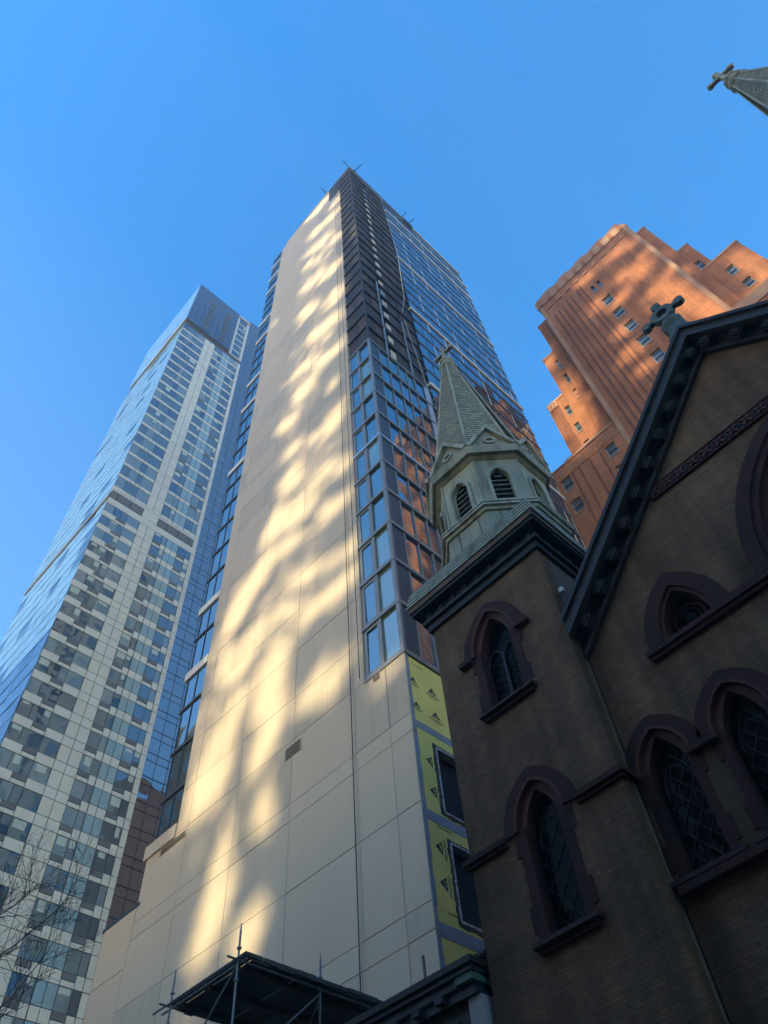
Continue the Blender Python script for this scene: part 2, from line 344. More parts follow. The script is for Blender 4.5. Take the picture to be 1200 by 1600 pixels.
# ================================================================== main tower (beige wall, corner windows, curtain wall)
TX, TY, FH, Z0 = 16.6, 14.76, 3.08, 22.4
T = thing('apartment_tower', (TX+9, TY+9, G), 'tall tower with blank beige side wall and half-finished glass corner', 'tower')
Cc = MB().box(16.95, 40.75, 15.15, 32.9, G, 124.4).build('tower_core', 'concrete', T)
MB().box(16.74, 17.2, 17.12, 30.9, 20, 126.6).build('backing_wall', 'joint', T)
MB().box(16.74, 17.2, 15.0, 33.3, G, 22.35).build('base_backing_wall', 'joint', T)
MB().box(16.74, 17.2, 33.3, 36.25, G, 19.9).build('annex_backing_wall', 'joint', T)
# --- beige cladding panels, each its own piece with open joints
it = []
def beige(y0, y1, z0, z1, g=0.013):
    m = random.choices(['beige', 'beige_b', 'beige_c'], [6, 3, 1.6])[0]
    off = random.uniform(-0.006, 0.006)
    it.append(bb(TX+off, TX+0.13, y0+g, y1-g, z0+g, z1-g, m))
colsU = [17.15, 17.9, 21.9, 25.9, 29.9, 30.97]
rows = [Z0 + FH*k*1.0 for k in range(0, 34)]
zr = [22.4, 24.9]
while zr[-1] < 118: zr.append(zr[-1]+FH)
zr = [z for z in zr if z < 125]+[126.9]
for a, b in zip(zr[:-1], zr[1:]):
    for c, d in zip(colsU[:-1], colsU[1:]):
        if c < 19.4 and b > 119.5:
            if a < 119.0: beige(c, d if d < 19 else 19.5, a, 119.0)
            if d > 19.6: beige(19.5, d, a if a > 118 else a, b)
            continue
        top = b
        if d > 30 and b > 125: top = 125.4
        beige(c, d, a, top)
zl = [5.6, 8.4, 11.2, 12.05, 15.4, 18.35, 19.15, 22.4]
for a, b in zip(zl[:-1], zl[1:]):
    for c, d in zip([14.76, 15.9, 17.9, 21.9, 25.9, 29.9, 33.45], [15.9, 17.9, 21.9, 25.9, 29.9, 33.45]): beige(c, d, a, b)
for a, b in zip([5.6, 8.4, 11.2, 14.4, 17.2], [8.4, 11.2, 14.4, 17.2, 19.95]): beige(33.45, 36.3, a, b)
pieces('cladding_panel', it, T, 290)
MB().box(TX-0.02, TX+0.5, 33.2, 36.45, 19.95, 20.12).build('annex_coping', 'frame_dark', T)
MB().box(TX-0.09, TX+0.6, 30.97, 33.66, 22.3, 23.05).build('base_ledge', 'beige', T)
# --- louvred vents in the beige wall
def vent(y0, y1, z0, z1, n):
    v = MB().box(TX-0.03, TX+0.02, y0, y1, z0, z1).build('vent', 'beige_b', T)
    for i in range(n):
        z = z0+(z1-z0)*(i+0.5)/n
        piece('vent_slot', (TX-0.032, (y0+y1)/2, z), (0.012, (y1-y0)*0.9, (z1-z0)/n*0.62), 'black', v)
vent(21.28, 22.42, 21.53, 22.13, 5); vent(29.9, 32.2, 21.88, 22.2, 3); vent(16.22, 16.63, 21.95, 22.33, 4)
# --- narrow glazed strip at the far end of the beige wall
WHITE = {4, 6, 12, 16, 18, 22, 24, 28, 30, 32}
g_it = []; led = []
for k in range(0, 33):
    z = Z0+0.65+FH*k if k == 0 else Z0+FH*k
    zt = Z0+FH*(k+1)
    wh = k+1 in WHITE
    for a, b in ((31.0, 31.95), (32.0, 33.0)):
        g_it.append(bb(16.68, 16.72, a, b, z+0.1, zt-(0.5 if wh else 0.12), 'glass_strip', (random.gauss(0, .003), 0, random.gauss(0, .004))))
    if wh: led.append(bb(TX-0.03, 17.3, 30.98, 33.4, zt-0.55, zt+0.12, 'white_band'))
    else: led.append(bb(TX+0.0, 17.3, 30.98, 33.3, zt-0.1, zt+0.1, 'slab_dark'))
pieces('floor_ledge', led, T)
MB().box(16.64, 17.2, 31.94, 32.01, 23, 124).build('strip_mullion', 'frame_dark', T)
MB().box(16.64, 17.2, 32.98, 33.06, 23, 124).build('strip_mullion', 'frame_dark', T)
MB().box(16.7, 17.3, 30.98, 33.2, 124.0, 125.6).build('strip_parapet', 'slab_dark', T)
# --- corner bay: finished windows wrapping the corner, eleven floors
bay_pane = []; bay_band = []; bay_panel = []; bay_mull = []
XE = [17.66, 18.66, 19.72, 20.6, 21.52, 22.5, 23.1, 23.5]
for k in range(0, 12):
    z = Z0+FH*k
    white = k == 6
    m = 'silver' if white else 'frame'
    bay_band.append(bb(TX-0.05, TX+0.3, TY-0.05, 17.14, z-0.13, z+0.11, m))
    bay_band.append(bb(TX+0.301, 23.5, TY-0.05, TY+0.3, z-0.13, z+0.11, m if k < 12 else 'silver'))
    if k == 11: break
    za, zb = z+0.112, z+FH-0.132
    j = lambda s=0.004: (random.gauss(0, s), random.gauss(0, s), random.gauss(0, s))
    # street face: casement in its own frame, large fixed pane
    bay_pane.append(bb(TX+0.10, TX+0.13, 14.93, 15.93, za, zb, 'glass_bay_b' if random.random() < .5 else 'glass_bay', j()))
    bay_pane.append(bb(TX+0.07, TX+0.10, 16.2, 16.9, za+0.16, zb-0.2, 'glass_bay', j()))
    for (a, b, c, d) in ((16.05, 16.2, za, zb), (16.9, 17.06, za, zb), (16.2, 16.9, za, za+0.16), (16.2, 16.9, zb-0.2, zb)):
        bay_mull.append(bb(TX+0.02, TX+0.2, a, b, c, d, 'frame'))
    bay_mull.append(bb(TX-0.01, TX+0.25, 15.93, 16.05, za, zb, 'frame'))
    bay_mull.append(bb(TX-0.03, TX+0.12, TY-0.03, 14.93, za, zb, 'frame'))
    # side face: charcoal panel, then panes
    bay_panel.append(bb(TX+0.121, 17.6, TY+0.03, TY+0.15, za, zb, 'panel_dark'))
    for a, b in zip(XE[:-1], XE[1:]):
        if abs(a-22.5) < .01:
            bay_panel.append(bb(a+0.05, b-0.05, TY-0.01, TY+0.1, za, zb, 'silver')); continue
        bay_pane.append(bb(a+0.05, b-0.05, TY+0.09, TY+0.12, za+0.05, zb-0.05, random.choice(['glass_bay', 'glass_cw', 'glass_cw']), j(0.005)))
        bay_mull.append(bb(a-0.05, a+0.05, TY+0.01, TY+0.2, za, zb, 'frame'))
MB().box(TX+0.14, 17.0, TY+0.16, 17.1, 22.5, 56.2).box(17.0, 23.5, TY+0.2, 15.2, 22.5, 56.2).build('bay_backing', 'black', T)
pieces('bay_floor_band', bay_band, T); pieces('bay_mullion', bay_mull, T); pieces('bay_panel', bay_panel, T)
# --- dark unfinished floors above the bay
dk = []; sl = []; bright = []; posts = []
for k in range(11, 33):
    z = Z0+FH*k; zt = z+FH
    sl.append(bb(TX-0.03, TX+0.3, TY-0.03, 17.14, zt-0.12, zt+0.09, 'slab_dark'))
    sl.append(bb(TX+0.301, 23.5, TY-0.03, TY+0.3, zt-0.12, zt+0.09, 'slab_dark'))
    def pick(): return random.choices(['net', 'net_c', 'net_b'], [5, 4, 1.4])[0]
    for a, b in ((14.9, 15.95), (15.95, 17.12)): dk.append(bb(TX+0.12, TX+0.2, a+.02, b-.02, z+.1, zt-.13, pick()))
    for a, b in ((16.75, 17.7), (17.7, 18.62), (18.72, 19.0), (19.85, 20.6), (20.6, 21.4), (21.5, 22.5), (22.5, 23.45)):
        dk.append(bb(a+.02, b-.02, TY+.12+random.uniform(0, .1), TY+.25, z+.1, zt-.13, pick()))
    if k < 32: bright.append(bb(19.12, 19.72, TY+0.04, TY+0.1, z+0.55+.3*random.random(), zt-0.95-.4*random.random(), random.choice(['beige_c', 'frame', 'beige_b'])))
    if k < 17: posts.append(bb(18.62, 18.72, TY-0.06, TY+0.1, z+.1, zt-.13, 'silver'))
    if k < 15: posts.append(bb(21.4, 21.48, TY-0.06, TY+0.1, z+.1, zt-.13, 'silver'))
    posts.append(bb(TX-0.0, TX+0.14, TY+0.0, 14.9, z+.1, zt-.13, 'net_c'))
pieces('sheathing_panel', dk, T); pieces('slab_edge', sl, T); pieces('bright_panel', bright, T); pieces('corner_post', posts, T)
MB().box(TX+0.21, 17.0, TY+0.3, 17.1, 56.4, 124).box(17.0, 23.5, TY+0.31, 15.2, 56.4, 124).build('dark_backing', 'black', T)
MB().box(TX+0.03, 17.3, 17.16, 19.48, 119.05, 126.4).build('dark_notch', 'net_c', T)
MB().box(TX-0.06, 17.4, TY-0.06, 27.9, 126.9, 127.5).build('parapet_street', 'silver', T)
MB().box(17.41, 29.75, TY-0.06, 15.4, 124.25, 127.5).build('parapet_side', 'net_b', T)
MB().box(TX, 17.4, TY, 17.1, 124.25, 126.88).build('parapet_corner', 'net', T)
MB().box(29.76, 40.95, TY-0.1, 15.6, 126.0, 126.7).build('parapet_coping', 'white_band', T)
MB().box(23.5, 40.9, 15.16, 15.5, 124.4, 125.98).build('parapet_wall', 'slab_dark', T)
MB().box(27.9, 29.7, TY-0.3, TY-0.07, 124.6, 126.2).build('roof_box', 'net_c', T)
# --- glass curtain wall on the side face
cw_pane = []; cw_led = []; cw_mul = []
XC = [23.5, 24.75, 26.05, 27.3, 28.55, 29.8, 31.05, 32.4, 33.8, 35.0, 36.2, 37.5, 38.7, 39.9, 40.9]
WV = {24.75: 0, 26.05: 1, 28.55: 1, 31.05: 1, 33.8: 1, 37.5: 1, 39.9: 1}
BANDS = {-16, -10, -4, 2, 8, 14, 16}
for j in range(-21, 18):
    z = 70.3+FH*j
    if j in BANDS: cw_led.append(bb(23.5, 41.2, TY-0.13, TY+0.25, z-0.30, z+0.24, 'white_band'))
    else: cw_led.append(bb(23.5, 41.12, TY-0.07, TY+0.25, z-0.09, z+0.1, 'frame'))
    za, zb = z+0.24, z+FH-(0.33 if j+1 in BANDS else 0.1)
    zb = min(zb, 124.3)
    if zb-za < 0.5: continue
    sh = random.choice([0, 0, 0, 1])
    for i, (a, b) in enumerate(zip(XC[:-1], XC[1:])):
        mt = 'glass_cw_b' if random.random() < 0.25 else 'glass_cw'
        cw_pane.append(bb(a+.04, b-.04, TY+.0, TY+.03, za+.3, zb, mt, (random.gauss(0, .004), 0, random.gauss(0, .006))))
        cw_mul.append(bb(a+.04, b-.04, TY+.01, TY+.1, z+.1, za+.3, 'frame_dark'))
        if a in WV and WV[a] and za > 5 and random.random() < .62:
            cw_mul.append(bb(a-.10, a+.0, TY-.02, TY+.1, za, zb, 'white_band'))
        elif i: cw_mul.append(bb(a-.04, a+.04, TY-.02, TY+.1, za, zb, 'frame_dark'))
MB().box(23.5, 40.8, TY+0.11, 15.14, G, 124.3).build('curtain_backing', 'black', T)
MB().box(40.76, 41.0, TY+0.0, 33, G, 125.9).build('far_edge_wall', 'concrete', T)
pieces('curtain_ledge', cw_led, T); pieces('curtain_mullion', cw_mul, T)
pieces('pane', bay_pane+g_it+cw_pane, T, 298)
# rear wall of the tower (seen only in reflections): pale wall with dark window bands
rw = MB()
rw.cur = 0; rw.box(16.9, 40.9, 32.95, 33.0, G, 124.5)
rw.cur = 1
for k in range(0, 40):
    for a in range(6): rw.box(18+a*3.9, 20.2+a*3.9, 32.99, 33.05, 2+k*FH, 3.9+k*FH)
o = rw.build('rear_wall', ['white_band', 'glass_strip'], T); o['kind'] = 'stuff'

# --- yellow sheathing below the bay, with tape, prints and open windows
YB = [(18.78, 22.2), (15.03, 18.74), (11.25, 14.99), (4.0, 11.2)]
boards = []
op = {1: [(17.74, 20.2, 15.42, 18.1)], 2: [(17.8, 20.2, 11.76, 14.3)]}
for i, (za, zb) in enumerate(YB):
    hs = [rect(*h) for h in op.get(i, [])]
    prismY('sheathing_board', rect(16.78, 23.5, za, zb), hs, TY+0.02, TY+0.1, 'yellow', T)
    prismY('wall_frame', rect(16.9, 23.5, za, zb), hs, TY+0.1, TY+0.38, 'concrete', T)
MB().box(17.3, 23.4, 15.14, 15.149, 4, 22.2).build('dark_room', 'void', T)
for z0, z1 in ((18.6, 18.93), (14.82, 15.19), (11.04, 11.46)):
    MB().box(16.8, 23.5, TY+0.005, TY+0.019, z0, z1).build('joint_tape', 'tape', T)
for i, hs in op.items():
    for (a, b, c, d) in hs:
        blk = MB(); wht = MB(); rr = random.Random(5+i)
        def strip(mb, x0, x1, z0, z1, n, vert, amp, y0, y1):
            for q in range(n):
                if vert:
                    s0 = z0+(z1-z0)*q/n; s1 = z0+(z1-z0)*(q+1)/n
                    mb.box(x0-amp*rr.random(), x1, y0, y1, s0, s1)
                else:
                    s0 = x0+(x1-x0)*q/n; s1 = x0+(x1-x0)*(q+1)/n
                    mb.box(s0, s1, y0, y1, z0-amp*rr.random(), z1)
        strip(blk, a-.12, a+.01, c-.12, d+.12, 16, True, .07, TY-.004, TY+.018)
        strip(blk, a-.1, b, c-.13, c, 12, False, .07, TY-.005, TY+.0185)
        strip(blk, a-.1, b, d+.01, d+.1, 12, False, .03, TY-.005, TY+.0185)
        strip(wht, a-.03, a+.03, c, d, 22, True, .04, TY-.02, TY+.2)
        strip(wht, a, b, c-.04, c+.02, 16, False, .03, TY-.021, TY+.2)
        strip(wht, a, b, d-.03, d+.03, 16, False, .04, TY-.021, TY+.2)
        blk.build('window_flashing', 'tape_black', T); wht.build('window_foil', 'tape_white', T)
ct = MB(); rr = random.Random(3)
z = 5.6
while z < 22:
    h = rr.uniform(.3, .9); ct.box(16.63-rr.uniform(0, .02), 16.74+rr.uniform(0, .1), TY-.012, TY+.02+rr.uniform(0, .005), z, min(z+h-.02, 22.2)); z += h
ct.build('corner_tape', 'tape', T)
def text_mesh(txt, size, u, v, rot, y, mat, name='lettering'):
    cu = bpy.data.curves.new(name, 'FONT'); cu.body = txt; cu.size = size; cu.align_x = 'CENTER'; cu.align_y = 'CENTER'; cu.extrude = 0.001
    ob = bpy.data.objects.new(name, cu); me = bpy.data.meshes.new_from_object(ob)
    bpy.data.objects.remove(ob); bpy.data.curves.remove(cu)
    me.transform(Matrix.Translation((u, y, v)) @ MY @ Matrix.Rotation(rot, 4, 'Z'))
    me.materials.clear(); me.materials.append(MAT[mat]); me.name = name
    o = bpy.data.objects.new(name, me); C.objects.link(o); setp(o, T); return o
def logo(u, v, rot, s=1.0, ink='ink'):
    c, sn = math.cos(rot), math.sin(rot)
    def P(a, b): return (u+(a*c-b*sn)*s, v+(a*sn+b*c)*s)
    tri = [P(-.24, -.10), P(.24, -.10), P(0, .22)]
    hole = [P(.045+.075*math.cos(t*math.pi/5), -.01+.065*math.sin(t*math.pi/5)) for t in range(10)]
    hole2 = [P(-.055+.06*math.cos(t*math.pi/5), -.03+.05*math.sin(t*math.pi/5)) for t in range(10)]
    prismY('print_triangle', tri, [hole, hole2], TY+0.012, TY+0.0145, ink, T)
    q = P(.045, -.01); text_mesh('P', 0.12*s, q[0], q[1], rot, TY+0.0135, ink)
    q = P(-.055, -.03); text_mesh('G', 0.10*s, q[0], q[1], rot, TY+0.0135, ink)
    q = P(0, -.22); text_mesh('DensGlass', 0.17*s, q[0], q[1], rot, TY+0.0135, ink)
    q = P(0, -.34); text_mesh('Sheathing', 0.07*s, q[0], q[1], rot, TY+0.0135, 'ink_faint')
logo(18.0, 20.92, 0, 1.0); logo(18.02, 19.7, 0, 1.0); logo(16.95, 20.95, 0, 0.8, 'ink'); logo(16.98, 19.7, 0, 0.8, 'ink')
for v in (17.3, 16.05): logo(17.35, v, R(90), 1.0)
for v in (13.95, 12.75): logo(17.28, v, R(90), 1.0)
text_mesh('DensGlass', 0.16, 17.6, 14.72, 0, TY+0.0135, 'ink'); text_mesh('DensGlass', 0.16, 17.3, 21.9, 0, TY+0.0135, 'ink_faint')
text_mesh('DensGlass', 0.12, 17.52, 11.85, 0, TY+0.0135, 'ink')

# --- things on and along the tower: roof outriggers and hanging ropes
def outrigger(p, d, label, L=1.5):
    r = thing('roof_outrigger', p, label, 'outrigger', 'steel outriggers on the tower roof')
    d = Vector(d).normalized(); p = Vector(p)
    MB().obox(p+d*L*.35, d*L*.65, d.cross(Vector((0, 0, 1)))*.06, (0, 0, .08)).build('beam', 'dark_metal', r)
    MB().box(p.x-.07, p.x+.07, p.y-.07, p.y+.07, p.z-.4, p.z+1.0).build('post', 'dark_metal', r)
    MB().obox(p-d*L*.2+Vector((0, 0, -.15)), (.3, 0, 0), (0, .3, 0), (0, 0, .16)).build('counterweight', 'slab_dark', r)
outrigger((16.9, 15.0, 128.0), (-1, -.1, .25), 'steel outrigger at the peak corner of the beige tower roof, pointing left')
outrigger((17.8, 14.8, 128.0), (.1, -1, .25), 'steel outrigger at the peak corner of the beige tower roof, pointing right')
outrigger((16.9, 20.2, 128.0), (-1, 0, .3), 'steel outrigger on the beige wall parapet above the dark notch')
outrigger((28.0, 14.9, 127.9), (0, -1, .3), 'steel outrigger on the brown side parapet, left of the last one', 1.2)
outrigger((29.4, 14.9, 127.9), (.2, -1, .1), 'steel outrigger at the right end of the brown side parapet', 1.2)
def rope(pts, r, mat, label):
    o = MB().path(pts, [r]*len(pts), 5).build('rope', mat); tag(o, label, 'rope'); return o
rope([(16.35, 17.95, 127.4), (16.4, 17.92, 80), (16.42, 17.9, 40), (16.45, 17.88, 22), (16.46, 17.84, 6)], .022, 'cable', 'thin dark rope hanging the full height of the beige wall')
rope([(16.35, 17.35, 127.4), (16.42, 17.36, 60), (16.45, 17.3, 22.6)], .02, 'cable', 'thin dark rope hanging along the right edge of the beige wall to the corner windows')
rope([(22.3, 14.3, 127.2), (23.1, 14.3, 95), (22.2, 14.3, 76), (21.3, 14.3, 70)], .035, 'cable_pale', 'pale rope swinging down the dark floors from the roof')
rope([(21.3, 14.3, 68), (21.9, 14.3, 61), (22.5, 14.3, 52)], .03, 'cable_pale', 'pale rope ending over the upper corner windows')

# ================================================================== left tower (pale grid, blue glass)
LY = 66.0
L = thing('glass_tower', (24, LY+12, G), 'tall blue and white glass tower at the far left behind the beige tower', 'tower')
MB().box(15.75, 30.1, LY+0.2, 90, G, 163).build('tower_core', 'lt_line', L)
MB().box(27.3, 30.2, LY+0.2, 90, 163, 186.5).build('upper_core', 'lt_line', L)
MB().box(30.0, 40, LY+0.75, 92, G, 190).build('strip_core', 'lt_line', L)
floors = []
z = 161.4
for i in range(20): floors.append((z-3.32, 3.32)); z -= 3.32
zm_top = z; zm_bot = 91.4
z = 91.2
while z > -1: floors.append((z-3.0, 3.0)); z -= 3.0
wn = []; cl = []; sp = []; gr = []
g = 0.035
def W_(lst, x0, x1, z0, z1, mat, y=LY, tilt=0.0, gap=g, th=0.08):
    rot = (random.gauss(0, tilt), 0, random.gauss(0, tilt)) if tilt else None
    lst.append(bb(x0+gap, x1-gap, y, y+th, z0+gap, z1-gap, mat, rot))
def wmat(zz):
    r = random.random()
    if zz > 120: return 'lt_glass_b' if r < .16 else ('lt_glass_c' if r < .45 else 'lt_glass')
    return 'lt_glass_b' if r < .38 else ('lt_glass_c' if r < .46 else 'lt_glass')
for z0, h in floors:
    bnd = 0.72 if z0 > 95 else 1.12
    zb, zt = z0+bnd, z0+h
    lo = z0 < 92
    # bay A
    for a, b in ((15.5, 17.5), (17.5, 18.95), (18.95, 20.85)):
        if lo and a == 17.5: W_(gr, a, b, z0+.5, zb, 'lt_grille', LY-.03); W_(cl, a, b, z0, z0+.5, 'lt_band')
        elif not lo and a == 17.5 and random.random() < .7:
            W_(cl, a, a+.75, z0-.05, zb-.02, 'lt_band', LY-.02); W_(cl, a+.75, b, z0, zb, 'lt_band')
        else: W_(cl, a, b, z0, zb, 'lt_band')
    for a, b in ((15.52, 16.85), (16.85, 18.05), (18.05, 18.95), (18.95, 20.82)): W_(wn, a, b, zb, zt, wmat(z0), LY+.05, .009)
    # pale pier
    for a, b in ((20.85, 22.1), (22.1, 23.36)):
        W_(cl, a, b, z0, zb, 'lt_band'); W_(cl, a, b, zb, zt, 'lt_white')
    # bays B and C
    for a in (23.36, 27.4):
        W_(wn, a, a+1.3, zb, zt, wmat(z0), LY+.05, .009); W_(wn, a+1.3, a+2.08, zb, zt, wmat(z0), LY+.05, .009)
        if lo: W_(gr, a, a+1.3, z0+.5, zb, 'lt_grille', LY-.02); W_(cl, a, a+1.3, z0, z0+.5, 'lt_band')
        else: W_(cl, a, a+1.3, z0, zb, 'lt_grille' if random.random() < .3 else 'lt_band', LY-.02)
        W_(cl, a+1.3, a+2.08, z0, zb, 'lt_band')
    for a, b in ((25.48, 26.4), (26.4, 27.38)):
        W_(sp, a, b, z0, zb, 'lt_band'); W_(sp, a, b, zb, zt, 'lt_spandrel', LY, .004)
    W_(cl, 29.5, 30.2, z0, zb, 'lt_white'); W_(cl, 29.5, 30.2, zb, zt, 'lt_white')
# mechanical floor with dark louvres
W_(cl, 15.5, 30.2, zm_top-.55, zm_top, 'lt_white'); W_(cl, 15.5, 30.2, 91.2, 92.6, 'lt_white')
for a, b in ((15.6, 16.5), (16.7, 18.6), (18.75, 20.7), (23.4, 24.7), (24.85, 26.7), (26.85, 28.7), (28.85, 29.4)):
    q = MB().box(a, b, LY+.02, LY+.15, 92.7, 94.4).build('louvre', 'lt_grille', L)
for a, b in ((20.75, 23.3), (29.45, 30.2)): W_(cl, a, b, 92.6, 94.5, 'lt_white')
# upper part of bay C beside the roof box
z = 163.0
while z < 185:
    W_(wn, 27.4, 28.7, z+.5, z+3.2, 'lt_glass_c', LY+.05, .006); W_(wn, 28.7, 29.45, z+.5, z+3.2, 'lt_glass', LY+.05, .006)
    W_(cl, 27.3, 29.5, z, z+.5, 'lt_band'); W_(cl, 29.5, 30.2, z, z+3.2, 'lt_white'); W_(cl, 26.75, 27.38, z, z+3.2, 'lt_white')
    z += 3.22
# blue glass strip
bl = []
z = G
while z < 189:
    for a in range(6): bl.append(bb(30.28+a*1.5, 31.70+a*1.5, LY+.6, LY+.68, z+.05, z+1.98, 'lt_blue', (random.gauss(0, .008), 0, random.gauss(0, .009))))
    for a in range(6): bl.append(bb(30.28+a*1.5, 31.70+a*1.5, LY+.6, LY+.68, z+2.08, z+2.97, 'lt_blue', (random.gauss(0, .008), 0, random.gauss(0, .009))))
    z += 3.05
bd = []  # pale plates over some panes, standing in for bright reflections
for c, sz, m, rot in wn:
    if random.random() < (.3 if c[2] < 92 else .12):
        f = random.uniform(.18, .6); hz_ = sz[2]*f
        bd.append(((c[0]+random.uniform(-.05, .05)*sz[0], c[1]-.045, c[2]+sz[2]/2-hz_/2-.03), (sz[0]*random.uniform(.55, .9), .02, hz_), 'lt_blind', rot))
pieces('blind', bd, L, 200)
pieces('window', wn, L, 298); pieces('cladding_panel', cl, L, 290); pieces('spandrel_panel', sp, L, 200); pieces('grille', gr, L, 120); pieces('blue_panel', bl, L, 250)
# roof box
MB().box(15.35, 26.7, LY-.25, 88, 163.6, 186.2).build('roof_box', 'lt_line', L)
rb = []
nx, nz = 8, 8
for i in range(nx):
    for k in range(nz):
        a, b = 15.3+i*11.4/nx+.03, 15.3+(i+1)*11.4/nx-.03; c, d = 163.5+k*22.8/nz, 163.5+(k+1)*22.8/nz
        rb.append(bb(a+.03, b-.03, LY-.36, LY-.28, c+.03, d-.03, 'lt_box', (random.gauss(0, .004), 0, random.gauss(0, .004))))
pieces('box_panel', rb, L)
for x in (19.1, 23.4):
    for k in range(6):
        MB().box(x, x+1.4, LY-.46, LY-.37, 165.0+k*2.95, 166.9+k*2.95).build('box_window', 'lt_line', L)
# street side of the tower: glass panels, hardly two in one plane
sd_ = []
z = G
row = 0
while z < 162:
    for c in range(8):
        y0 = LY+0.3+c*2.96; mt = 'lt_side' if random.random() < .9 else 'lt_glass_c'
        sd_.append(bb(15.5, 15.6, y0+.02, y0+2.94, z+.55, z+3.0, mt, (0, random.gauss(0, .007), random.gauss(0, .012))))
        sd_.append(bb(15.46, 15.6, y0+.02, y0+2.94, z+.03, z+.5, 'lt_side', (0, random.gauss(0, .005), random.gauss(0, .008))))
    z += 3.05
z = 164
while z < 185.5:
    for c in range(8):
        y0 = LY-.2+c*2.9; sd_.append(bb(15.22, 15.32, y0+.02, y0+2.86, z, z+2.8, 'lt_side', (0, random.gauss(0, .006), random.gauss(0, .01))))
    z += 2.85
pieces('side_panel', sd_, L, 280)
MB().box(15.1, 15.5, LY+.2, LY+15, 162.2, 163.5).build('side_soffit', 'lt_grille', L)
MB().box(15.36, 15.5, LY+.1, 90, 92.6, 93.9).build('side_louvre_band', 'lt_line', L)
MB().box(15.3, 26.8, LY-.4, 88, 186.2, 186.5).build('roof_coping', 'lt_box', L)
MB().box(26.71, 30.25, LY-.05, 88, 186.5, 187.2).build('pier_coping', 'lt_band', L)

# ================================================================== brick tower
BX = 44.0
B = thing('brick_tower', (BX+12, 0, G), 'stepped orange brick tower behind the church gable', 'tower')
def wallX(name, y0, y1, z0, z1, x, holes, mat='brick', th=0.45):
    return prismX(name, rect(y0, y1, z0, z1), [rect(*h) for h in holes], x, x+th, mat, B)
def sash(x, y0, y1, z0, z1):
    zc = (z0+z1)/2
    w = MB().box(x+.25, x+.29, y0, y1, z0, z1).build('window', 'glass_old', B)
    f = MB()
    f.box(x+.18, x+.249, y0, y0+.07, z0, z1).box(x+.18, x+.249, y1-.07, y1, z0, z1).box(x+.18, x+.249, y0+.07, y1-.07, z0, z0+.08).box(x+.18, x+.249, y0+.07, y1-.07, z1-.08, z1)
    f.build('window_frame', 'sash', w)
    MB().box(x+.16, x+.249, y0+.07, y1-.07, zc-.05, zc+.05).build('meeting_rail', 'frame_dark', w)
    MB().box(x-.06, x+.2, y0-.08, y1+.08, z0-.16, z0-.002).build('window_sill', 'stone_trim', w)
mainw = []
zt = 88.7
while zt > 40: mainw.append((-0.12, 1.04, zt-2.25, zt)); zt -= 4.2
slots = [(0.62, 1.0, 91.4, 93.6), (-0.25, 0.12, 91.4, 93.6)]
MB().box(BX+.45, 70, -7.05, 7.65, G, 99.2).build('core', 'brick', B)
wallX('front_wall', -6.6, 7.2, G, 99.5, BX, mainw+slots)
for h in mainw: sash(BX, *h)
for h in slots: MB().box(BX+.3, BX+.34, *h).build('window_slot', 'glass_old', B)
for y0, y1 in ((-7.1, -6.6), (7.2, 7.7)):
    MB().box(BX-.06, BX+.6, y0, y1, G, 99.8).build('corner_pilaster', 'stone_trim', B)
for y in (1.9, 2.5, 3.5, 4.2, 5.0, 5.7, 6.4, -0.9, -1.5, -2.6, -3.4, -4.2, -5.0, -5.8):
    zt = 96.5-abs(y-.3)*.25
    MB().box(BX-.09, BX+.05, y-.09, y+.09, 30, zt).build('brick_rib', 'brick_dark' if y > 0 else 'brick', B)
pts = [(-7.2, 99.55), (7.9, 99.55), (7.9, 101.2)]
y = 7.4
k = 0
while y > -5.9:
    pts.append((y, 101.9+(.5 if k % 2 else 0.05))); pts.append((y-.75, 102.0+(.55 if k % 2 else 0.1))); y -= 1.45; k += 1
pts += [(-6.5, 101.5), (-6.9, 100.9), (-7.15, 100.1)]
prismX('parapet', pts, [], BX-.12, BX+1.0, 'stone_trim', B)
for i in range(10):
    y = -6.6+i*1.5
    MB().box(BX-.2, BX-.119, y, y+.5, 99.7, 101.3).build('parapet_block', 'brick', B)
for i in range(9):
    MB().box(BX-.14, BX+.02, -6.1+i*1.5, -5.3+i*1.5, 97.6, 98.0).build('brick_panel', 'stone_trim', B)
def block(x, y0, y1, z0, zt, wins=(), narrow=False, x2=68):
    y0, y1 = min(y0, y1), max(y0, y1)
    MB().box(x+.45, x2, y0, y1, z0, zt-.4).build('setback', 'brick', B)
    wallX('setback_wall', y0, y1, z0, zt-.4, x, wins)
    MB().box(x-.08, x+1.2, y0-.08, y1+.08, zt-.399, zt).build('setback_coping', 'stone_trim', B)
    for h in wins: sash(x, *h)
# left shoulder
block(45.3, 7.66, 9.35, 60, 98.6)
block(46.0, 9.3, 11.2, 60, 91.6, [(9.48, 9.98, 86.5, 89.1), (9.48, 9.98, 82.4, 84.8), (9.48, 9.98, 78.4, 80.6)])
block(46.2, 9.36, 13.65, 60, 82.0, [(10.9, 11.9, 76.95, 79.1), (10.9, 11.9, 73.0, 74.9), (10.9, 11.9, 69.0, 70.9)])
for y in (12.35, 12.62, 12.9, 13.17, 13.44): MB().box(46.08, 46.3, y-.06, y+.06, 66, 80.2).build('brick_rib', 'brick_dark', B)
for y in (12.3, 12.75, 13.2): MB().box(46.02, 46.21, y, y+.3, 80.25, 81.4).build('parapet_block', 'stone_trim', B)
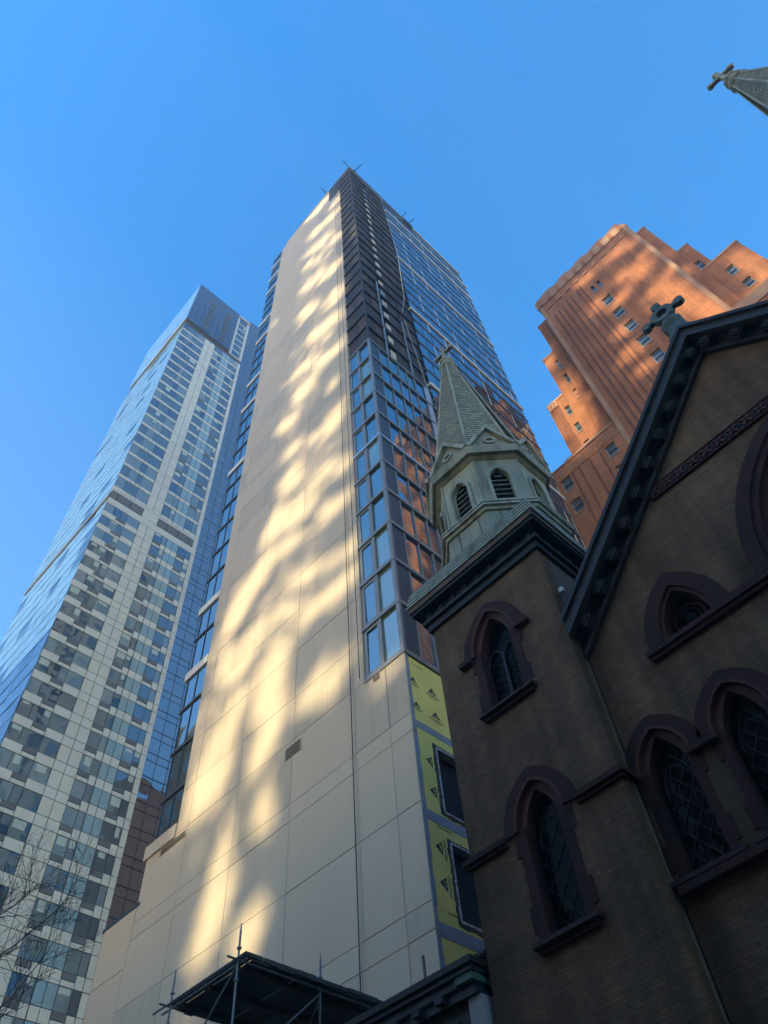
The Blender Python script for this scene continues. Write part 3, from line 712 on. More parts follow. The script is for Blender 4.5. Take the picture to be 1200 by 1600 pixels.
# left lower wing
lw = [(14.2, 15.36, 62.6, 64.62), (8.74, 9.86, 62.3, 64.3), (8.74, 9.86, 58.5, 60.6), (14.2, 15.36, 58.8, 60.8), (8.74, 9.86, 54.6, 56.6)]
MB().box(BX+.45, 66, 7.7, 17.5, G, 66.3).build('wing', 'brick', B)
wallX('wing_wall', 7.71, 17.5, G, 64.65, BX, lw)
for h in lw: sash(BX, *h)
MB().box(BX-.05, BX+.5, 7.71, 17.5, 64.66, 66.5).build('wing_frieze', 'brick', B)
MB().box(BX-.16, BX+.8, 7.6, 17.6, 66.501, 66.72).build('wing_coping', 'stone_trim', B)
for i in range(7):
    for q in range(3): MB().box(BX-.1, BX-.049, 8.6+i*1.15, 9.3+i*1.15, 65.0+q*.45, 65.16+q*.45).build('frieze_bar', 'stone_trim', B)
MB().box(45.2, 46.0, 8.3, 14.3, 66.73, 68.5).build('terrace_parapet', 'brick', B)
MB().box(45.05, 46.1, 8.2, 14.4, 68.501, 68.75).build('terrace_coping', 'stone_trim', B)
for i in range(5): MB().box(45.1, 45.199, 8.6+i*1.2, 9.1+i*1.2, 66.9, 68.3).build('parapet_block', 'stone_trim', B)
for y in (10.4, 11.6, 12.9, 13.8): MB().box(BX-.07, BX+.03, y-.07, y+.07, 40, 64.6).build('brick_rib', 'brick_dark', B)
# right shoulder
block(45.3, -8.45, -7.06, 60, 98.6)
block(47.5, -10.2, -8.4, 60, 91.4, [(-9.5, -8.9, 84.0, 86.4)])
block(46.2, -12.9, -8.46, 60, 81.7, [(-10.8, -9.93, 76.4, 78.5), (-10.8, -9.9, 72.65, 74.45), (-10.8, -9.9, 68.9, 70.8)])
MB().box(BX+.45, 66, -26, -7.1, G, 66.3).build('wing', 'brick', B)
wallX('wing_wall', -26, -7.11, G, 66.3, BX, [])
MB().box(BX-.16, BX+.8, -26, -7.0, 66.301, 68.2).build('wing_coping', 'stone_trim', B)
MB().box(46.4, 68, -20, -12.95, 60, 74).build('setback', 'brick', B)
MB().box(46.2, 60, -20.1, -12.9, 74.001, 74.5).build('setback_coping', 'stone_trim', B)

# ================================================================== church
CX, GX, CY = 12.0, 12.5, -0.72
K = thing('church', (CX+10, CY, G), 'dark brick church with red stone windows and green copper turret spires', 'church')
def arch_pts(cy, half, zs, rise, n=9):
    c = (rise*rise-half*half)/(2*half); r = half+c; th = math.acos(c/r)
    right = [(cy-c+r*math.cos(th*i/n), zs+r*math.sin(th*i/n)) for i in range(n+1)]
    left = [(2*cy-p[0], p[1]) for p in right[:-1]][::-1]
    return right+left                                   # right springing -> apex -> left springing
def arch(cy, half, zs, rise, zb): return [(cy-half, zb), (cy+half, zb)] + arch_pts(cy, half, zs, rise)
def band(cy, h_out, r_out, h_in, r_in, zs_o, zs_i):
    o = arch_pts(cy, h_out, zs_o, r_out); i = arch_pts(cy, h_in, zs_i, r_in)
    return o + i[::-1]
def church_window(X, cy, zs, half, rise, hin, hood, zb, zsp, jw, qw, stops=False, tracery='diamond', par=None):
    """pointed window: zs springing, half/rise of the opening, hood = width of the hood band, zb sill top, zsp where the hood ends"""
    par = par or K
    h = hin+hood; rin = zs+rise+(hin-half)*1.1-zsp
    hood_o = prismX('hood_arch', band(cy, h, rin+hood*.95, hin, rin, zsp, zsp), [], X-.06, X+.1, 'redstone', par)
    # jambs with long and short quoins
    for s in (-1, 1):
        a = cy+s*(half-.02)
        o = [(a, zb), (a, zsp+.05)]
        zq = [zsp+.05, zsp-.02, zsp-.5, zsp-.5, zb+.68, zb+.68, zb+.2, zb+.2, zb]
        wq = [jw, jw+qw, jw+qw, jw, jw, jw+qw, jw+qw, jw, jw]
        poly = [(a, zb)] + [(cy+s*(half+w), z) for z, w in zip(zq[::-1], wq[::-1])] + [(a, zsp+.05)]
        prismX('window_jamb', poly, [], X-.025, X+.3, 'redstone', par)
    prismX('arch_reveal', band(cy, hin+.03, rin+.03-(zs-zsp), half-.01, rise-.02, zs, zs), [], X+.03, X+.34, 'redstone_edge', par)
    prismX('arch_bead', band(cy, hin+.035, rin+.035, hin-.03, rin-.035, zsp, zsp), [], X-.085, X+.05, 'redstone_edge', par)
    # sill
    o = MB(); o.poly([(X-.2, cy-half-.3, zb-.1), (X-.2, cy+half+.3, zb-.1), (X+.3, cy+half+.3, zb-.1), (X+.3, cy-half-.3, zb-.1),
                      (X-.17, cy-half-.3, zb), (X-.17, cy+half+.3, zb), (X+.3, cy+half+.3, zb+.12), (X+.3, cy-half-.3, zb+.12)],
                     [(0, 3, 2, 1), (4, 5, 6, 7), (0, 1, 5, 4), (1, 2, 6, 5), (2, 3, 7, 6), (3, 0, 4, 7)])
    o.box(X-.1, X+.1, cy-half-.22, cy+half+.22, zb-.2, zb-.101)
    o.build('window_sill', 'redstone', par)
    gl = prismX('window_glass', arch(cy, half+.0, zs, rise, zb), [], X+.32, X+.35, 'glass_church', par)
    if stops:
        for s in (-1, 1):
            MB().box(X-.17, X+.1, cy+s*(h-.24), cy+s*(h+.14), zsp-.13, zsp+.02).build('label_stop', 'redstone', par)
    lead = MB()
    if tracery == 'lancets':
        lead.box(X+.22, X+.31, cy-.035, cy+.035, zb, zs+.05)
        for s in (-1, 1):
            pp = arch_pts(cy+s*half/2, half/2-.02, zs-.1, half*.75, 6)
            for p, q in zip(pp[:-1], pp[1:]): lead.tube((X+.27, p[0], p[1]), (X+.27, q[0], q[1]), .03, n=5)
        n = 7
        for s in (-1, 1):
            for i in range(n):
                z0 = zb+(zs-zb)*i/n; z1 = zb+(zs-zb)*(i+1)/n; a, b = cy+s*.06, cy+s*(half-.08)
                lead.tube((X+.305, a, z0), (X+.305, b, (z0+z1)/2), .011, n=4); lead.tube((X+.305, b, (z0+z1)/2), (X+.305, a, z1), .011, n=4)
    else:
        n = 4; H = zs-zb; st = H/n
        for i in range(-2, n+2):
            for s in (-1, 1):
                y0, y1 = cy-s*(half-.06), cy+s*(half-.06); za = zb+i*st; ze = za+2*half*1.15
                t0 = max(0, (zb-za)/(ze-za)); t1 = min(1, (zs+rise*.45-za)/(ze-za))
                if t1 > t0: lead.tube((X+.305, y0+(y1-y0)*t0, za+(ze-za)*t0), (X+.305, y0+(y1-y0)*t1, za+(ze-za)*t1), .012, n=4)
        pp = arch_pts(cy, half*.75, zs-.15, rise*.8, 6)
        for p, q in zip(pp[:-1], pp[1:]): lead.tube((X+.29, p[0], p[1]), (X+.29, q[0], q[1]), .022, n=5)
        lead.tube((X+.3, cy-.3, zs+rise*.35), (X+.3, cy+.25, zs+rise*.5), .015, n=4)
    lead.build('lead_cames', 'lead', gl)
    return arch(cy, hin, zsp, rin, zb-.02)

def turret(cy, full=True):
    hw = 1.95; y0, y1 = cy-hw, cy+hw
    holes = []
    wU = (cy+.04, 13.75, .52, 1.22, .70, .31, 12.05, 13.95, .21, .09)
    wL = (cy+.0, 8.7, .45, .98, .62, .31, 6.75, 8.93, .2, .09)
    holes.append(church_window(CX, *wU, True, 'lancets'))
    holes.append(church_window(CX, *wL, False, 'diamond'))
    prismX('turret_front', rect(y0, y1, G, 16.2), holes, CX, CX+.4, 'church', K)
    MB().box(CX+.4, CX+2*hw, y0, y1, G, 16.2).build('turret_wall', 'church_plain', K)
    # string course round the turret, stopped by the lower hood
    for a, b in ((y0-.14, cy-.92), (cy+.92, y1+.14)):
        st = MB(); st.box(CX-.14, CX+.1, a, b, 8.85, 8.97); st.box(CX-.08, CX+.1, a+.06 if a < cy-1 else a, b if b < cy+1.5 else b-.06, 8.77, 8.85); st.build('string_course', 'redstone', K)
    for a, b in ((y0-.14, y0+.05), (y1-.05, y1+.14)): MB().box(CX+.1, CX+1.2, a, b, 8.851, 8.97).build('string_course', 'redstone', K)
    # bracketed eaves cornice
    cn = MB().box(CX-.10, CX+2*hw+.10, y0-.10, y1+.10, 15.95, 16.2).box(CX-.2, CX+2*hw+.2, y0-.2, y1+.2, 16.201, 16.32)
    cn.build('eaves_moulding', 'cornice_dark', K)
    MB().box(CX-.40, CX+2*hw+.40, y0-.40, y1+.40, 16.62, 16.74).build('eaves_soffit', 'cornice_dark', K)
    n = 9
    for i in range(n):
        v = (i+.5)/n
        piece('eaves_bracket', (CX-.13, y0-.2+(2*hw+.4)*v, 16.47), (.06, .16, .25), 'cornice_dark', K)
        piece('eaves_bracket', (CX-.2+(2*hw+.4)*v, y0-.13, 16.47), (.16, .06, .25), 'cornice_dark', K)
    MB().box(CX-.1, CX+2*hw+.1, y0-.1, y1+.1, 16.321, 16.619).build('eaves_frieze', 'cornice_dark', K)
    MB().box(CX-.45, CX+2*hw+.45, y0-.45, y1+.45, 16.741, 16.94).build('eaves_fascia', 'weathered', K)
    for i in range(4):
        d = .50-.03*i; za = 16.945+.17*i
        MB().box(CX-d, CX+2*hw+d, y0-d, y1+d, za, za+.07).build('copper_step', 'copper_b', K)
        MB().box(CX-d+.04, CX+2*hw+d-.04, y0-d+.04, y1+d-.04, za+.071, za+.169).build('copper_riser', 'copper_dark', K)  # dark copper tone draws the shadow line between steps
    # octagonal drum, belfry and spire
    c0 = (CX+hw+.02, cy); cs = 1/math.cos(math.pi/8); off = math.pi/8
    def octo(name, rings, mat): return MB().ngon_prism(c0, [(a*cs, z) for a, z in rings], 8, off).build(name, mat, K)
    drum = octo('drum', [(1.92, 17.3), (1.92, 19.1)], 'copper')
    octo('drum_ledge', [(1.98, 19.1), (2.02, 19.2), (2.10, 19.22), (2.10, 19.32)], 'copper_b'); octo('drum_ledge', [(2.05, 19.33), (2.12, 19.35), (2.12, 19.43), (1.86, 19.52)], 'copper_b')
    octo('belfry_core', [(1.45, 19.5), (1.45, 22.2)], 'black')
    a = 1.80; w = a*math.tan(math.pi/8)
    for i in range(8):
        t = math.pi/4*i
        # (u,v,w) -> tangent, up, outward
        tn = Vector((-math.sin(t), math.cos(t), 0)); nr = Vector((math.cos(t), math.sin(t), 0))
        def M_(d): return Matrix(((tn.x, 0, nr.x, c0[0]+nr.x*d), (tn.y, 0, nr.y, c0[1]+nr.y*d), (0, 1, 0, 0), (0, 0, 0, 1)))
        ho = arch(0, .31, 21.1, .56, 19.9)
        pn = prism('belfry_face', rect(-w, w, 19.5, 22.35), [ho], 'copper' if i % 2 else 'copper_b', K, (M_(a-.06), .12))
        prism('opening_surround', band(0, .44, .74, .32, .57, 21.1, 21.1) , [], 'copper', pn, (M_(a+.03), .1))
        for sj in (-1, 1): prism('opening_jamb', rect(min(sj*.32, sj*.44), max(sj*.32, sj*.44), 19.6, 21.1), [], 'copper', pn, (M_(a+.025), .09))
        lv = 6
        for q in range(lv):
            z = 20.05+q*.27; hw_ = .30 if z < 21.15 else .30*max(.25, 1-(z-21.1)/.56)
            s = MB().obox(Vector((c0[0], c0[1], z))+nr*(a-.12), tn*hw_, nr*.05-Vector((0, 0, .03)), Vector((0, 0, .012)))
            s.build('louvre', 'copper_b', pn)
        prism('belfry_seam', rect(-w+.01, -w+.07, 19.5, 22.3), [], 'copper', pn, (M_(a+.02), .05))
        for sx in (-.25, .3):
            prism('drum_seam', rect(sx*w*2-.012, sx*w*2+.012, 17.35, 19.08), [], 'copper_dark', drum, (M_(1.925), .02))
        # gablet with its ring
        A = 2.04; W2 = A*math.tan(math.pi/8)-.02
        gb = prism('gablet', [(-W2, 22.77), (W2, 22.77), (0, 24.05)], [], 'copper', K, (M_(A-.55), 1.1))
        for s in (-1, 1):
            p0 = Vector((c0[0], c0[1], 22.8))+nr*(A+.02)+tn*s*W2; p1 = Vector((c0[0], c0[1], 24.1))+nr*(A+.02)
            d = (p1-p0)/2; MB().obox((p0+p1)/2+nr*.02, d, nr*.10, d.normalized().cross(nr)*.07).build('gablet_coping', 'copper_b', gb)
        ring = [(.22*math.cos(k*math.pi/8), 23.2+.2*math.sin(k*math.pi/8)) for k in range(16)]; hol = [(.13*math.cos(k*math.pi/8), 23.2+.12*math.sin(k*math.pi/8)) for k in range(16)]
        prism('gablet_ring', ring, [hol], 'copper_b', gb, (M_(A+.03), .06))
        for s in (0,):
            kp = Vector((c0[0], c0[1], 24.13))+nr*(A-.1); MB().ngon_prism((kp.x, kp.y), [(.03, 24.05), (.08, 24.14), (.08, 24.2), (.02, 24.3)], 6).build('gablet_finial', 'copper_b', gb)
    octo('belfry_cornice', [(1.82, 22.3), (1.95, 22.4), (2.08, 22.42), (2.14, 22.74), (2.14, 22.78), (1.7, 22.85)], 'copper')
    # shingled spire: every course a ring of lapped shingles
    zb_, zt_ = 22.8, 34.0
    def rad(z): return 1.9+(0.30-1.9)*(z-zb_)/(zt_-zb_)
    rr = random.Random(int(cy*10)+50)
    sh = MB(); z = zb_; row = 0
    while z < zt_-.05:
        h = .2; ra, rb_ = rad(z)+.022, rad(min(z+h, zt_))+.002
        for i in range(8):
            t0, t1 = off+math.pi/4*(i-1), off+math.pi/4*i
            A0 = Vector((math.cos(t0), math.sin(t0), 0)); A1 = Vector((math.cos(t1), math.sin(t1), 0))
            n = max(1, int(round(ra*.83/.24))); o_ = .5 if row % 2 else 0
            ed = sorted({0.0, 1.0} | {min(1, max(0, (k+o_)/n)) for k in range(n+1)})
            for e0, e1 in zip(ed[:-1], ed[1:]):
                sh.cur = 1 if rr.random() < .35 else 0
                gp = .012/(ra*.83) if e1-e0 > .08 else 0
                j = rr.uniform(-.006, .006)
                P = lambda rr_, e, zz: (c0[0]+(A0.x+(A1.x-A0.x)*e)*rr_*cs, c0[1]+(A0.y+(A1.y-A0.y)*e)*rr_*cs, zz)
                p = [P(ra+j, e0+gp, z), P(ra+j, e1-gp, z), P(rb_, e1-gp, z+h), P(rb_, e0+gp, z+h), P(ra-.03, e0+gp, z+.001), P(ra-.03, e1-gp, z+.001)]
                sh.poly(p, [(0, 1, 2, 3), (4, 5, 1, 0)])
        z += h; row += 1
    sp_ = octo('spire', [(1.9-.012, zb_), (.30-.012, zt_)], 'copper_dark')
    o = sh.build('shingle_courses', ['copper_shingle', 'copper_shingle_b'], sp_); o['kind'] = 'stuff'
    for i in range(8):
        t = off+math.pi/4*i; r0, r1 = 1.93*cs, .32*cs
        MB().tube((c0[0]+math.cos(t)*r0, c0[1]+math.sin(t)*r0, zb_), (c0[0]+math.cos(t)*r1, c0[1]+math.sin(t)*r1, zt_), .05, .035, 6).build('spire_rib', 'copper_b', sp_)
    octo('finial_base', [(.36, 33.95), (.42, 34.05), (.42, 34.15), (.30, 34.22), (.27, 34.6), (.34, 34.7), (.34, 34.82), (.16, 34.95)], 'copper')
    cross(K, (c0[0], cy, 35.95), .56, .17, 'copper', False)
def cross(par, c, arm, th, mat, ringed):
    x, y, z = c
    me = MB()
    if ringed:
        me.box(x-th/2, x+th/2, y-.075, y+.075, z-.75, z-.3).box(x-th/2, x+th/2, y-.075, y+.075, z+.3, z+arm*.8)
        me.box(x-th/2, x+th/2, y-arm*.85, y-.3, z-.075, z+.075).box(x-th/2, x+th/2, y+.3, y+arm*.85, z-.075, z+.075)
    else: me.box(x-th/2, x+th/2, y-.09, y+.09, z-1.05, z+arm*.8).box(x-th/2+.004, x+th/2-.004, y-arm*.85, y+arm*.85, z-.085, z+.085)
    def disc(yy, zz, r, t):
        pts = [(x-t, yy+r*math.cos(k*math.pi/4+math.pi/8), zz+r*math.sin(k*math.pi/4+math.pi/8)) for k in range(8)]
        pts += [(x+t, p[1], p[2]) for p in pts]
        me.poly(pts, [tuple(range(7, -1, -1)), tuple(range(8, 16))]+[(k, (k+1) % 8, 8+(k+1) % 8, 8+k) for k in range(8)])
    for dy, dz in ((arm*.88, 0), (-arm*.88, 0), (0, arm*.88)): disc(y+dy, z+dz, arm*.24, th*.56)
    if not ringed: disc(y, z, arm*.28, th*.6)
    me.build('cross', mat, par)
turret(7.52); turret(CY-(7.52-CY))

# gable wall with its openings
hl = []
RX = GX
for s, cy_ in ((1, CY+5.56), (1, CY+3.90), (-1, CY-5.56), (-1, CY-3.90)):
    if s == 1 or True: hl.append(church_window(RX, cy_, 8.55, .45, 1.02, .58, .30, 6.82, 8.85, .16, .09, False, 'diamond'))
zs_b = 11.3
hl.append(arch(CY, 1.9, zs_b, 3.4, zs_b-1.6))
for s in (1, -1): hl.append(arch(CY+s*3.87, .60, 11.32, 1.2, 11.3))
SL = 1.03; ZA = 19.5
def chev(z_hi, z_lo, ye):
    return [(CY-ye, z_hi-SL*ye), (CY-ye, z_lo-SL*ye), (CY, z_lo), (CY+ye, z_lo-SL*ye), (CY+ye, z_hi-SL*ye), (CY, z_hi)]
hwG = 6.25
prismX('gable_wall', [(CY-hwG, G), (CY+hwG, G), (CY+hwG, 18.95-SL*hwG), (CY, 18.95), (CY-hwG, 18.95-SL*hwG)], hl, GX, GX+.45, 'church', K)
MB().box(GX+.45, GX+18, CY-hwG+.1, CY+hwG-.1, G, 12).build('nave_wall', 'church_plain', K)
prismX('gable_backing', [(CY-hwG+.2, 11.9), (CY+hwG-.2, 11.9), (CY, 18.2)], [], GX+.46, GX+.9, 'black', K)
prismX('rake_fascia', chev(ZA, ZA-.46, hwG), [], CX-.06, CX+.12, 'cornice_mid', K)
prismX('rake_lip', chev(ZA+.10, ZA-.06, hwG), [], CX-.14, CX+.3, 'cornice_dark', K)
prismX('roof', chev(ZA+.02, ZA-.36, hwG), [], CX+.3, GX+18, 'slate', K)
prismX('rake_soffit', chev(ZA-.05, ZA-.40, hwG), [], CX+.121, CX+.299, 'cornice_dark', K)
prismX('bed_moulding', chev(ZA-.42, ZA-.93, hwG), [], GX-.1, GX+.1, 'cornice_dark', K)
prismX('bed_bead', chev(ZA-.80, ZA-.95, hwG), [], GX-.16, GX-.101, 'cornice_mid', K)
for s in (-1, 1):
    for i in range(10):
        yy = .28+.62*i
        if yy > hwG-.15: continue
        d = Vector((0, s, -SL)).normalized(); n_ = Vector((0, s*SL, 1)).normalized()
        cpt = Vector((CX+.27, CY+s*yy, ZA-.56-SL*yy))
        br = MB().obox(cpt, (.14, 0, 0), d*.17, n_*.15).build('rake_bracket', 'cornice_dark', K)
        MB().obox(cpt+Vector((-.155, 0, 0))-n_*.02, (.015, 0, 0), d*.11, n_*.07).build('bracket_panel', 'cornice_mid', br)
        MB().obox(cpt+Vector((.02, 0, 0))-n_*.17, (.1, 0, 0), d*.12, n_*.02).build('bracket_drop', 'cornice_mid', br)
# lattice band below the gable
lb = MB().box(GX-.05, GX+.05, CY-3.15, CY+3.15, 15.15, 15.52).build('lattice_band', 'redstone', K)
n = 17
for i in range(n):
    yy = CY-3.0+6.0*i/(n-1)
    dm = MB()
    for s in (-1, 1): dm.obox((GX-.06, yy, 15.335), (.03, 0, 0), Vector((0, s, 1)).normalized()*.17, Vector((0, 1, -s)).normalized()*.032)
    dm.build('band_diamond', 'redstone_edge', lb)
    MB().obox((GX-.055, yy+.1875, 15.335), (.008, 0, 0), Vector((0, 1, 1)).normalized()*.06, Vector((0, 1, -1)).normalized()*.06).build('band_recess', 'black', lb)
MB().box(GX-.075, GX+.02, CY-3.16, CY+3.16, 15.12, 15.149).box(GX-.075, GX+.02, CY-3.16, CY+3.16, 15.521, 15.55).build('band_edge', 'redstone', lb)
# great window and its small companions, all on one sill
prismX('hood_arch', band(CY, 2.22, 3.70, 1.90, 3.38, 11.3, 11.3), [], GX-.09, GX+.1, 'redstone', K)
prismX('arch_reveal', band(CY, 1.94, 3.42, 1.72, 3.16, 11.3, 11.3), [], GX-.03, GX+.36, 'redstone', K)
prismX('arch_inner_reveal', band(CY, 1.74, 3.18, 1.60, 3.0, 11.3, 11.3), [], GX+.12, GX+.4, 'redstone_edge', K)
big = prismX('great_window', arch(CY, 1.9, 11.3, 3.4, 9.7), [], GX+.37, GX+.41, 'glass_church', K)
tr = MB()
for yy in (-.95, 0, .95): tr.tube((GX+.34, CY+yy, 9.7), (GX+.34, CY+yy, 12.6), .05, n=6)
for cyy, rz, r in ((0, 13.3, .55), (-.75, 12.6, .45), (.75, 12.6, .45)):
    pp = [(GX+.33, CY+cyy+r*math.cos(k*math.pi/9), rz+r*math.sin(k*math.pi/9)) for k in range(19)]
    for p, q in zip(pp[:-1], pp[1:]): tr.tube(p, q, .045, n=5)
tr.build('tracery', 'redstone', big)
for s in (1, -1):
    cy_ = CY+s*3.87
    prismX('hood_arch', band(cy_, .98, 1.62, .62, 1.22, 11.3, 11.3), [], GX-.09, GX+.1, 'redstone', K)
    prismX('arch_reveal', band(cy_, .64, 1.24, .54, 1.1, 11.3, 11.3), [], GX-.02, GX+.35, 'redstone_edge', K)
    rg = prismX('round_window', arch(cy_, .64, 11.3, 1.24, 11.28), [], GX+.36, GX+.4, 'glass_church', K)
    rn = MB(); pp = [(GX+.3, cy_+.36*math.cos(k*math.pi/9), 11.74+.36*math.sin(k*math.pi/9)) for k in range(19)]
    for p, q in zip(pp[:-1], pp[1:]): rn.tube(p, q, .04, n=5)
    pp = [(GX+.3, cy_+.26*math.cos(k*math.pi/9), 11.74+.26*math.sin(k*math.pi/9)) for k in range(19)]
    for p, q in zip(pp[:-1], pp[1:]): rn.tube(p, q, .02, n=5)
    rn.build('tracery_ring', 'redstone', rg)
    a, b = sorted((CY+s*1.92, CY+s*4.95))
    q = MB().box(GX-.17, GX+.1, a, b, 11.10, 11.22).box(GX-.11, GX+.1, a+.04, b-.04, 11.0, 11.099).build('sill_course', 'redstone', K)
    a, b = sorted((CY+s*2.1, CY+s*2.95)); MB().box(GX-.08, GX+.1, a, b, 11.221, 11.36).build('sill_band', 'redstone', K)
    # short string between the paired windows, and their shared sill
    a, b = sorted((CY+s*4.42, CY+s*5.05)); MB().box(GX-.16, GX+.1, a, b, 8.74, 8.88).build('string_course', 'redstone', K)
    a, b = sorted((CY+s*2.6, CY+s*3.3)); MB().box(GX-.16, GX+.1, a, b, 8.74, 8.88).build('string_course', 'redstone', K)
    a, b = sorted((CY+s*2.8, CY+s*6.2)); MB().box(GX-.2, GX+.1, a, b, 6.56, 6.70).build('sill_course', 'redstone', K)
# pedestal and ringed cross on the gable apex
PXc = 12.62
MB().ngon_prism((PXc, CY), [(.42, 19.3), (.42, 20.25), (.31, 20.38), (.26, 20.7), (.35, 20.92), (.35, 21.08), (.12, 21.16)], 8, math.pi/8).build('cross_pedestal', 'copper_dark', K)
cross(K, (PXc, CY, 21.86), .66, .16, 'copper_dark', True)
rg = [(CY+.36*math.cos(k*math.pi/10), 21.86+.36*math.sin(k*math.pi/10)) for k in range(20)]; hg = [(CY+.19*math.cos(k*math.pi/10), 21.86+.19*math.sin(k*math.pi/10)) for k in range(20)]
prismX('cross_ring', rg, [hg], PXc-.1, PXc+.1, 'copper_dark', K)
# loose stone chip / light on the turret flank
MB().box(12.2, 12.3, 5.38, 5.5, 14.25, 14.4).build('floodlight', 'white_band', K)

# ================================================================== low building with green cornice
Lb = thing('low_building', (13.5, 13, G), 'low dark shopfront building with green cornice beside the church turret', 'building')
MB().box(11.95, 15.5, 9.75, 15.6, G, 6.5).build('wall', 'dark_metal', Lb)
MB().box(11.55, 15.5, 9.52, 15.7, 6.90, 7.02).build('roof_edge', 'cornice_mid', Lb)
MB().box(11.62, 15.5, 9.58, 15.68, 6.80, 6.899).build('cornice_lip', 'dark_metal', Lb)
MB().box(11.66, 15.5, 9.62, 10.05, 6.66, 6.799).build('cornice_return', 'green_metal', Lb)
MB().box(11.70, 15.5, 10.051, 15.66, 6.64, 6.799).build('cornice', 'dark_metal', Lb)
MB().box(11.78, 15.5, 9.68, 15.64, 6.46, 6.639).build('cornice_bed', 'dark_metal', Lb)
for i in range(8): piece('cornice_block', (11.72, 10.5+.62*i, 6.57), (.16, .2, .12), 'dark_metal', Lb)
MB().box(11.86, 12.4, 9.62, 9.95, G, 6.45).build('pilaster', 'pale_stone', Lb)
MB().box(11.84, 11.949, 10.4, 15.2, 3.2, 6.0).build('shop_window', 'glass_church', Lb)
MB().box(11.80, 11.9, 10.2, 15.4, 6.02, 6.2).build('sign_rail', 'cornice_mid', Lb)
# boards lying on its roof
for i in range(6):
    o = MB().obox((12.9+.06*i, 10.35+.02*(i % 3), 7.14+.075*i), (.9-.05*i, 0, 0), (0, .5-.03*(i % 2), 0), (0, 0, .03)).build('plank', 'plank')
    tag(o, 'dark plank, number %s up in the board pile on the low roof by the turret' % ['one', 'two', 'three', 'four', 'five', 'six'][i], 'plank', 'planks piled on the low roof')
o = MB().tube((12.4, 11.45, 7.02), (13.4, 12.4, 8.6), .035, n=8).build('pole', 'dark_metal'); tag(o, 'thin dark pole leaning from the low roof towards the yellow sheathing', 'pole')

# ================================================================== scaffold platform
Sc = thing('scaffold', (13.5, 17.7, G), 'pipe scaffold with a dark plank deck in front of the beige wall', 'scaffold')
PX, PY, PZ = 11.0, 16.28, 9.36
for (x, y, t) in ((PX, PY, .72), (PX, 19.15, .7), (13.6, PY, .72), (13.6, 19.15, .3), (16.1, PY, .1), (16.1, 19.15, .1)):
    p = MB().tube((x, y, G), (x, y, PZ+t), .028, n=8).build('post', 'galv', Sc)
    for zz in (PZ+.28, PZ-.45, PZ-2.4):
        MB().ngon_prism((x, y), [(.05, zz-.03), (.062, zz-.012), (.062, zz+.012), (.05, zz+.03)], 8).build('rosette', 'galv', p)
    MB().tube((x, y, PZ+t), (x, y, PZ+t+.16), .019, n=6).build('spigot', 'galv', p)
def bar(p0, p1, r=.028, n_='ledger'): return MB().tube(p0, p1, r, n=8).build(n_, 'galv', Sc)
bar((PX-.04, PY-.38, PZ+.03), (PX-.04, 19.9, PZ+.03)); bar((PX+.05, PY-.3, PZ-.06), (PX+.05, 19.6, PZ-.06))
bar((PX-.35, PY-.045, PZ-.02), (16.4, PY-.045, PZ-.02)); bar((PX-.3, 19.2, PZ-.02), (16.4, 19.2, PZ-.02))
bar((PX+.02, 19.1, PZ-2.3), (PX+.02, PY+.05, PZ-.1), .022, 'brace'); bar((13.6, PY+.02, PZ-.1), (11.1, PY+.02, PZ-2.4), .022, 'brace'); bar((13.7, PY+.1, PZ-.1), (14.2, 19, PZ-2.2), .022, 'brace')
rr = random.Random(8)
nb = 21
for i in range(nb):
    x = PX+.1+i*.25
    MB().obox((x+.12, 17.75+rr.uniform(-.05, .05), PZ+.05+(.03 if i % 3 == 0 else 0)+rr.uniform(0, .02)), (.122, 0, 0), (0, 1.62+rr.uniform(-.03, .05), 0), (0, 0, .022)).build('deck_plank', 'plank', Sc)
for y in (16.6, 17.75, 18.9): MB().box(PX+.05, 16.3, y-.05, y+.05, PZ-.11, PZ+.02).build('joist', 'plank', Sc)
for i in range(9):
    MB().obox((PX+.4+i*.55, PY-.1, PZ+.13+rr.uniform(0, .03)), (.24+rr.uniform(0, .06), 0, 0), (0, .05, 0), (0, 0, .05)).build('toe_board', 'plank', Sc)

# ================================================================== bare street tree at the left edge
Tr = thing('bare_tree', (3.6, 18.6, G), 'leafless street tree reaching in from the lower left edge', 'tree')
rt_ = random.Random(21)
tk = MB().path([(3.6, 18.6, G), (3.62, 18.58, 1.5), (3.7, 18.5, 4.2), (3.9, 18.3, 6.0)], [.17, .14, .11, .09], 10)
trunk = tk.build('trunk', 'bark', Tr, True)
tw = MB()
def twig(p, d, L_, r, depth):
    pts = [Vector(p)]; d = Vector(d).normalized(); n = 5 if depth < 2 else 4
    for i in range(n):
        d = (d+Vector((rt_.gauss(0, .13), rt_.gauss(0, .13), rt_.gauss(.03, .1)))).normalized()
        pts.append(pts[-1]+d*L_/n)
    tw.path(pts, [max(.003, .8*r*(1-.75*i/n)) for i in range(n+1)], 5 if depth < 2 else 4)
    if depth >= 4: return
    nk = [6, 7, 5, 3][depth]
    for k in range(nk):
        t = .22+.75*(k+rt_.random()*.7)/nk; i = min(n-1, int(t*n)); q = pts[i]+(pts[i+1]-pts[i])*(t*n-i)
        a = d.orthogonal().normalized(); a = (Matrix.Rotation(rt_.uniform(0, 6.28), 3, d) @ a)
        twig(q, (d*.75+a*rt_.uniform(.5, .95)+Vector((0, 0, .18))), L_*rt_.uniform(.42, .66), r*.52, depth+1)
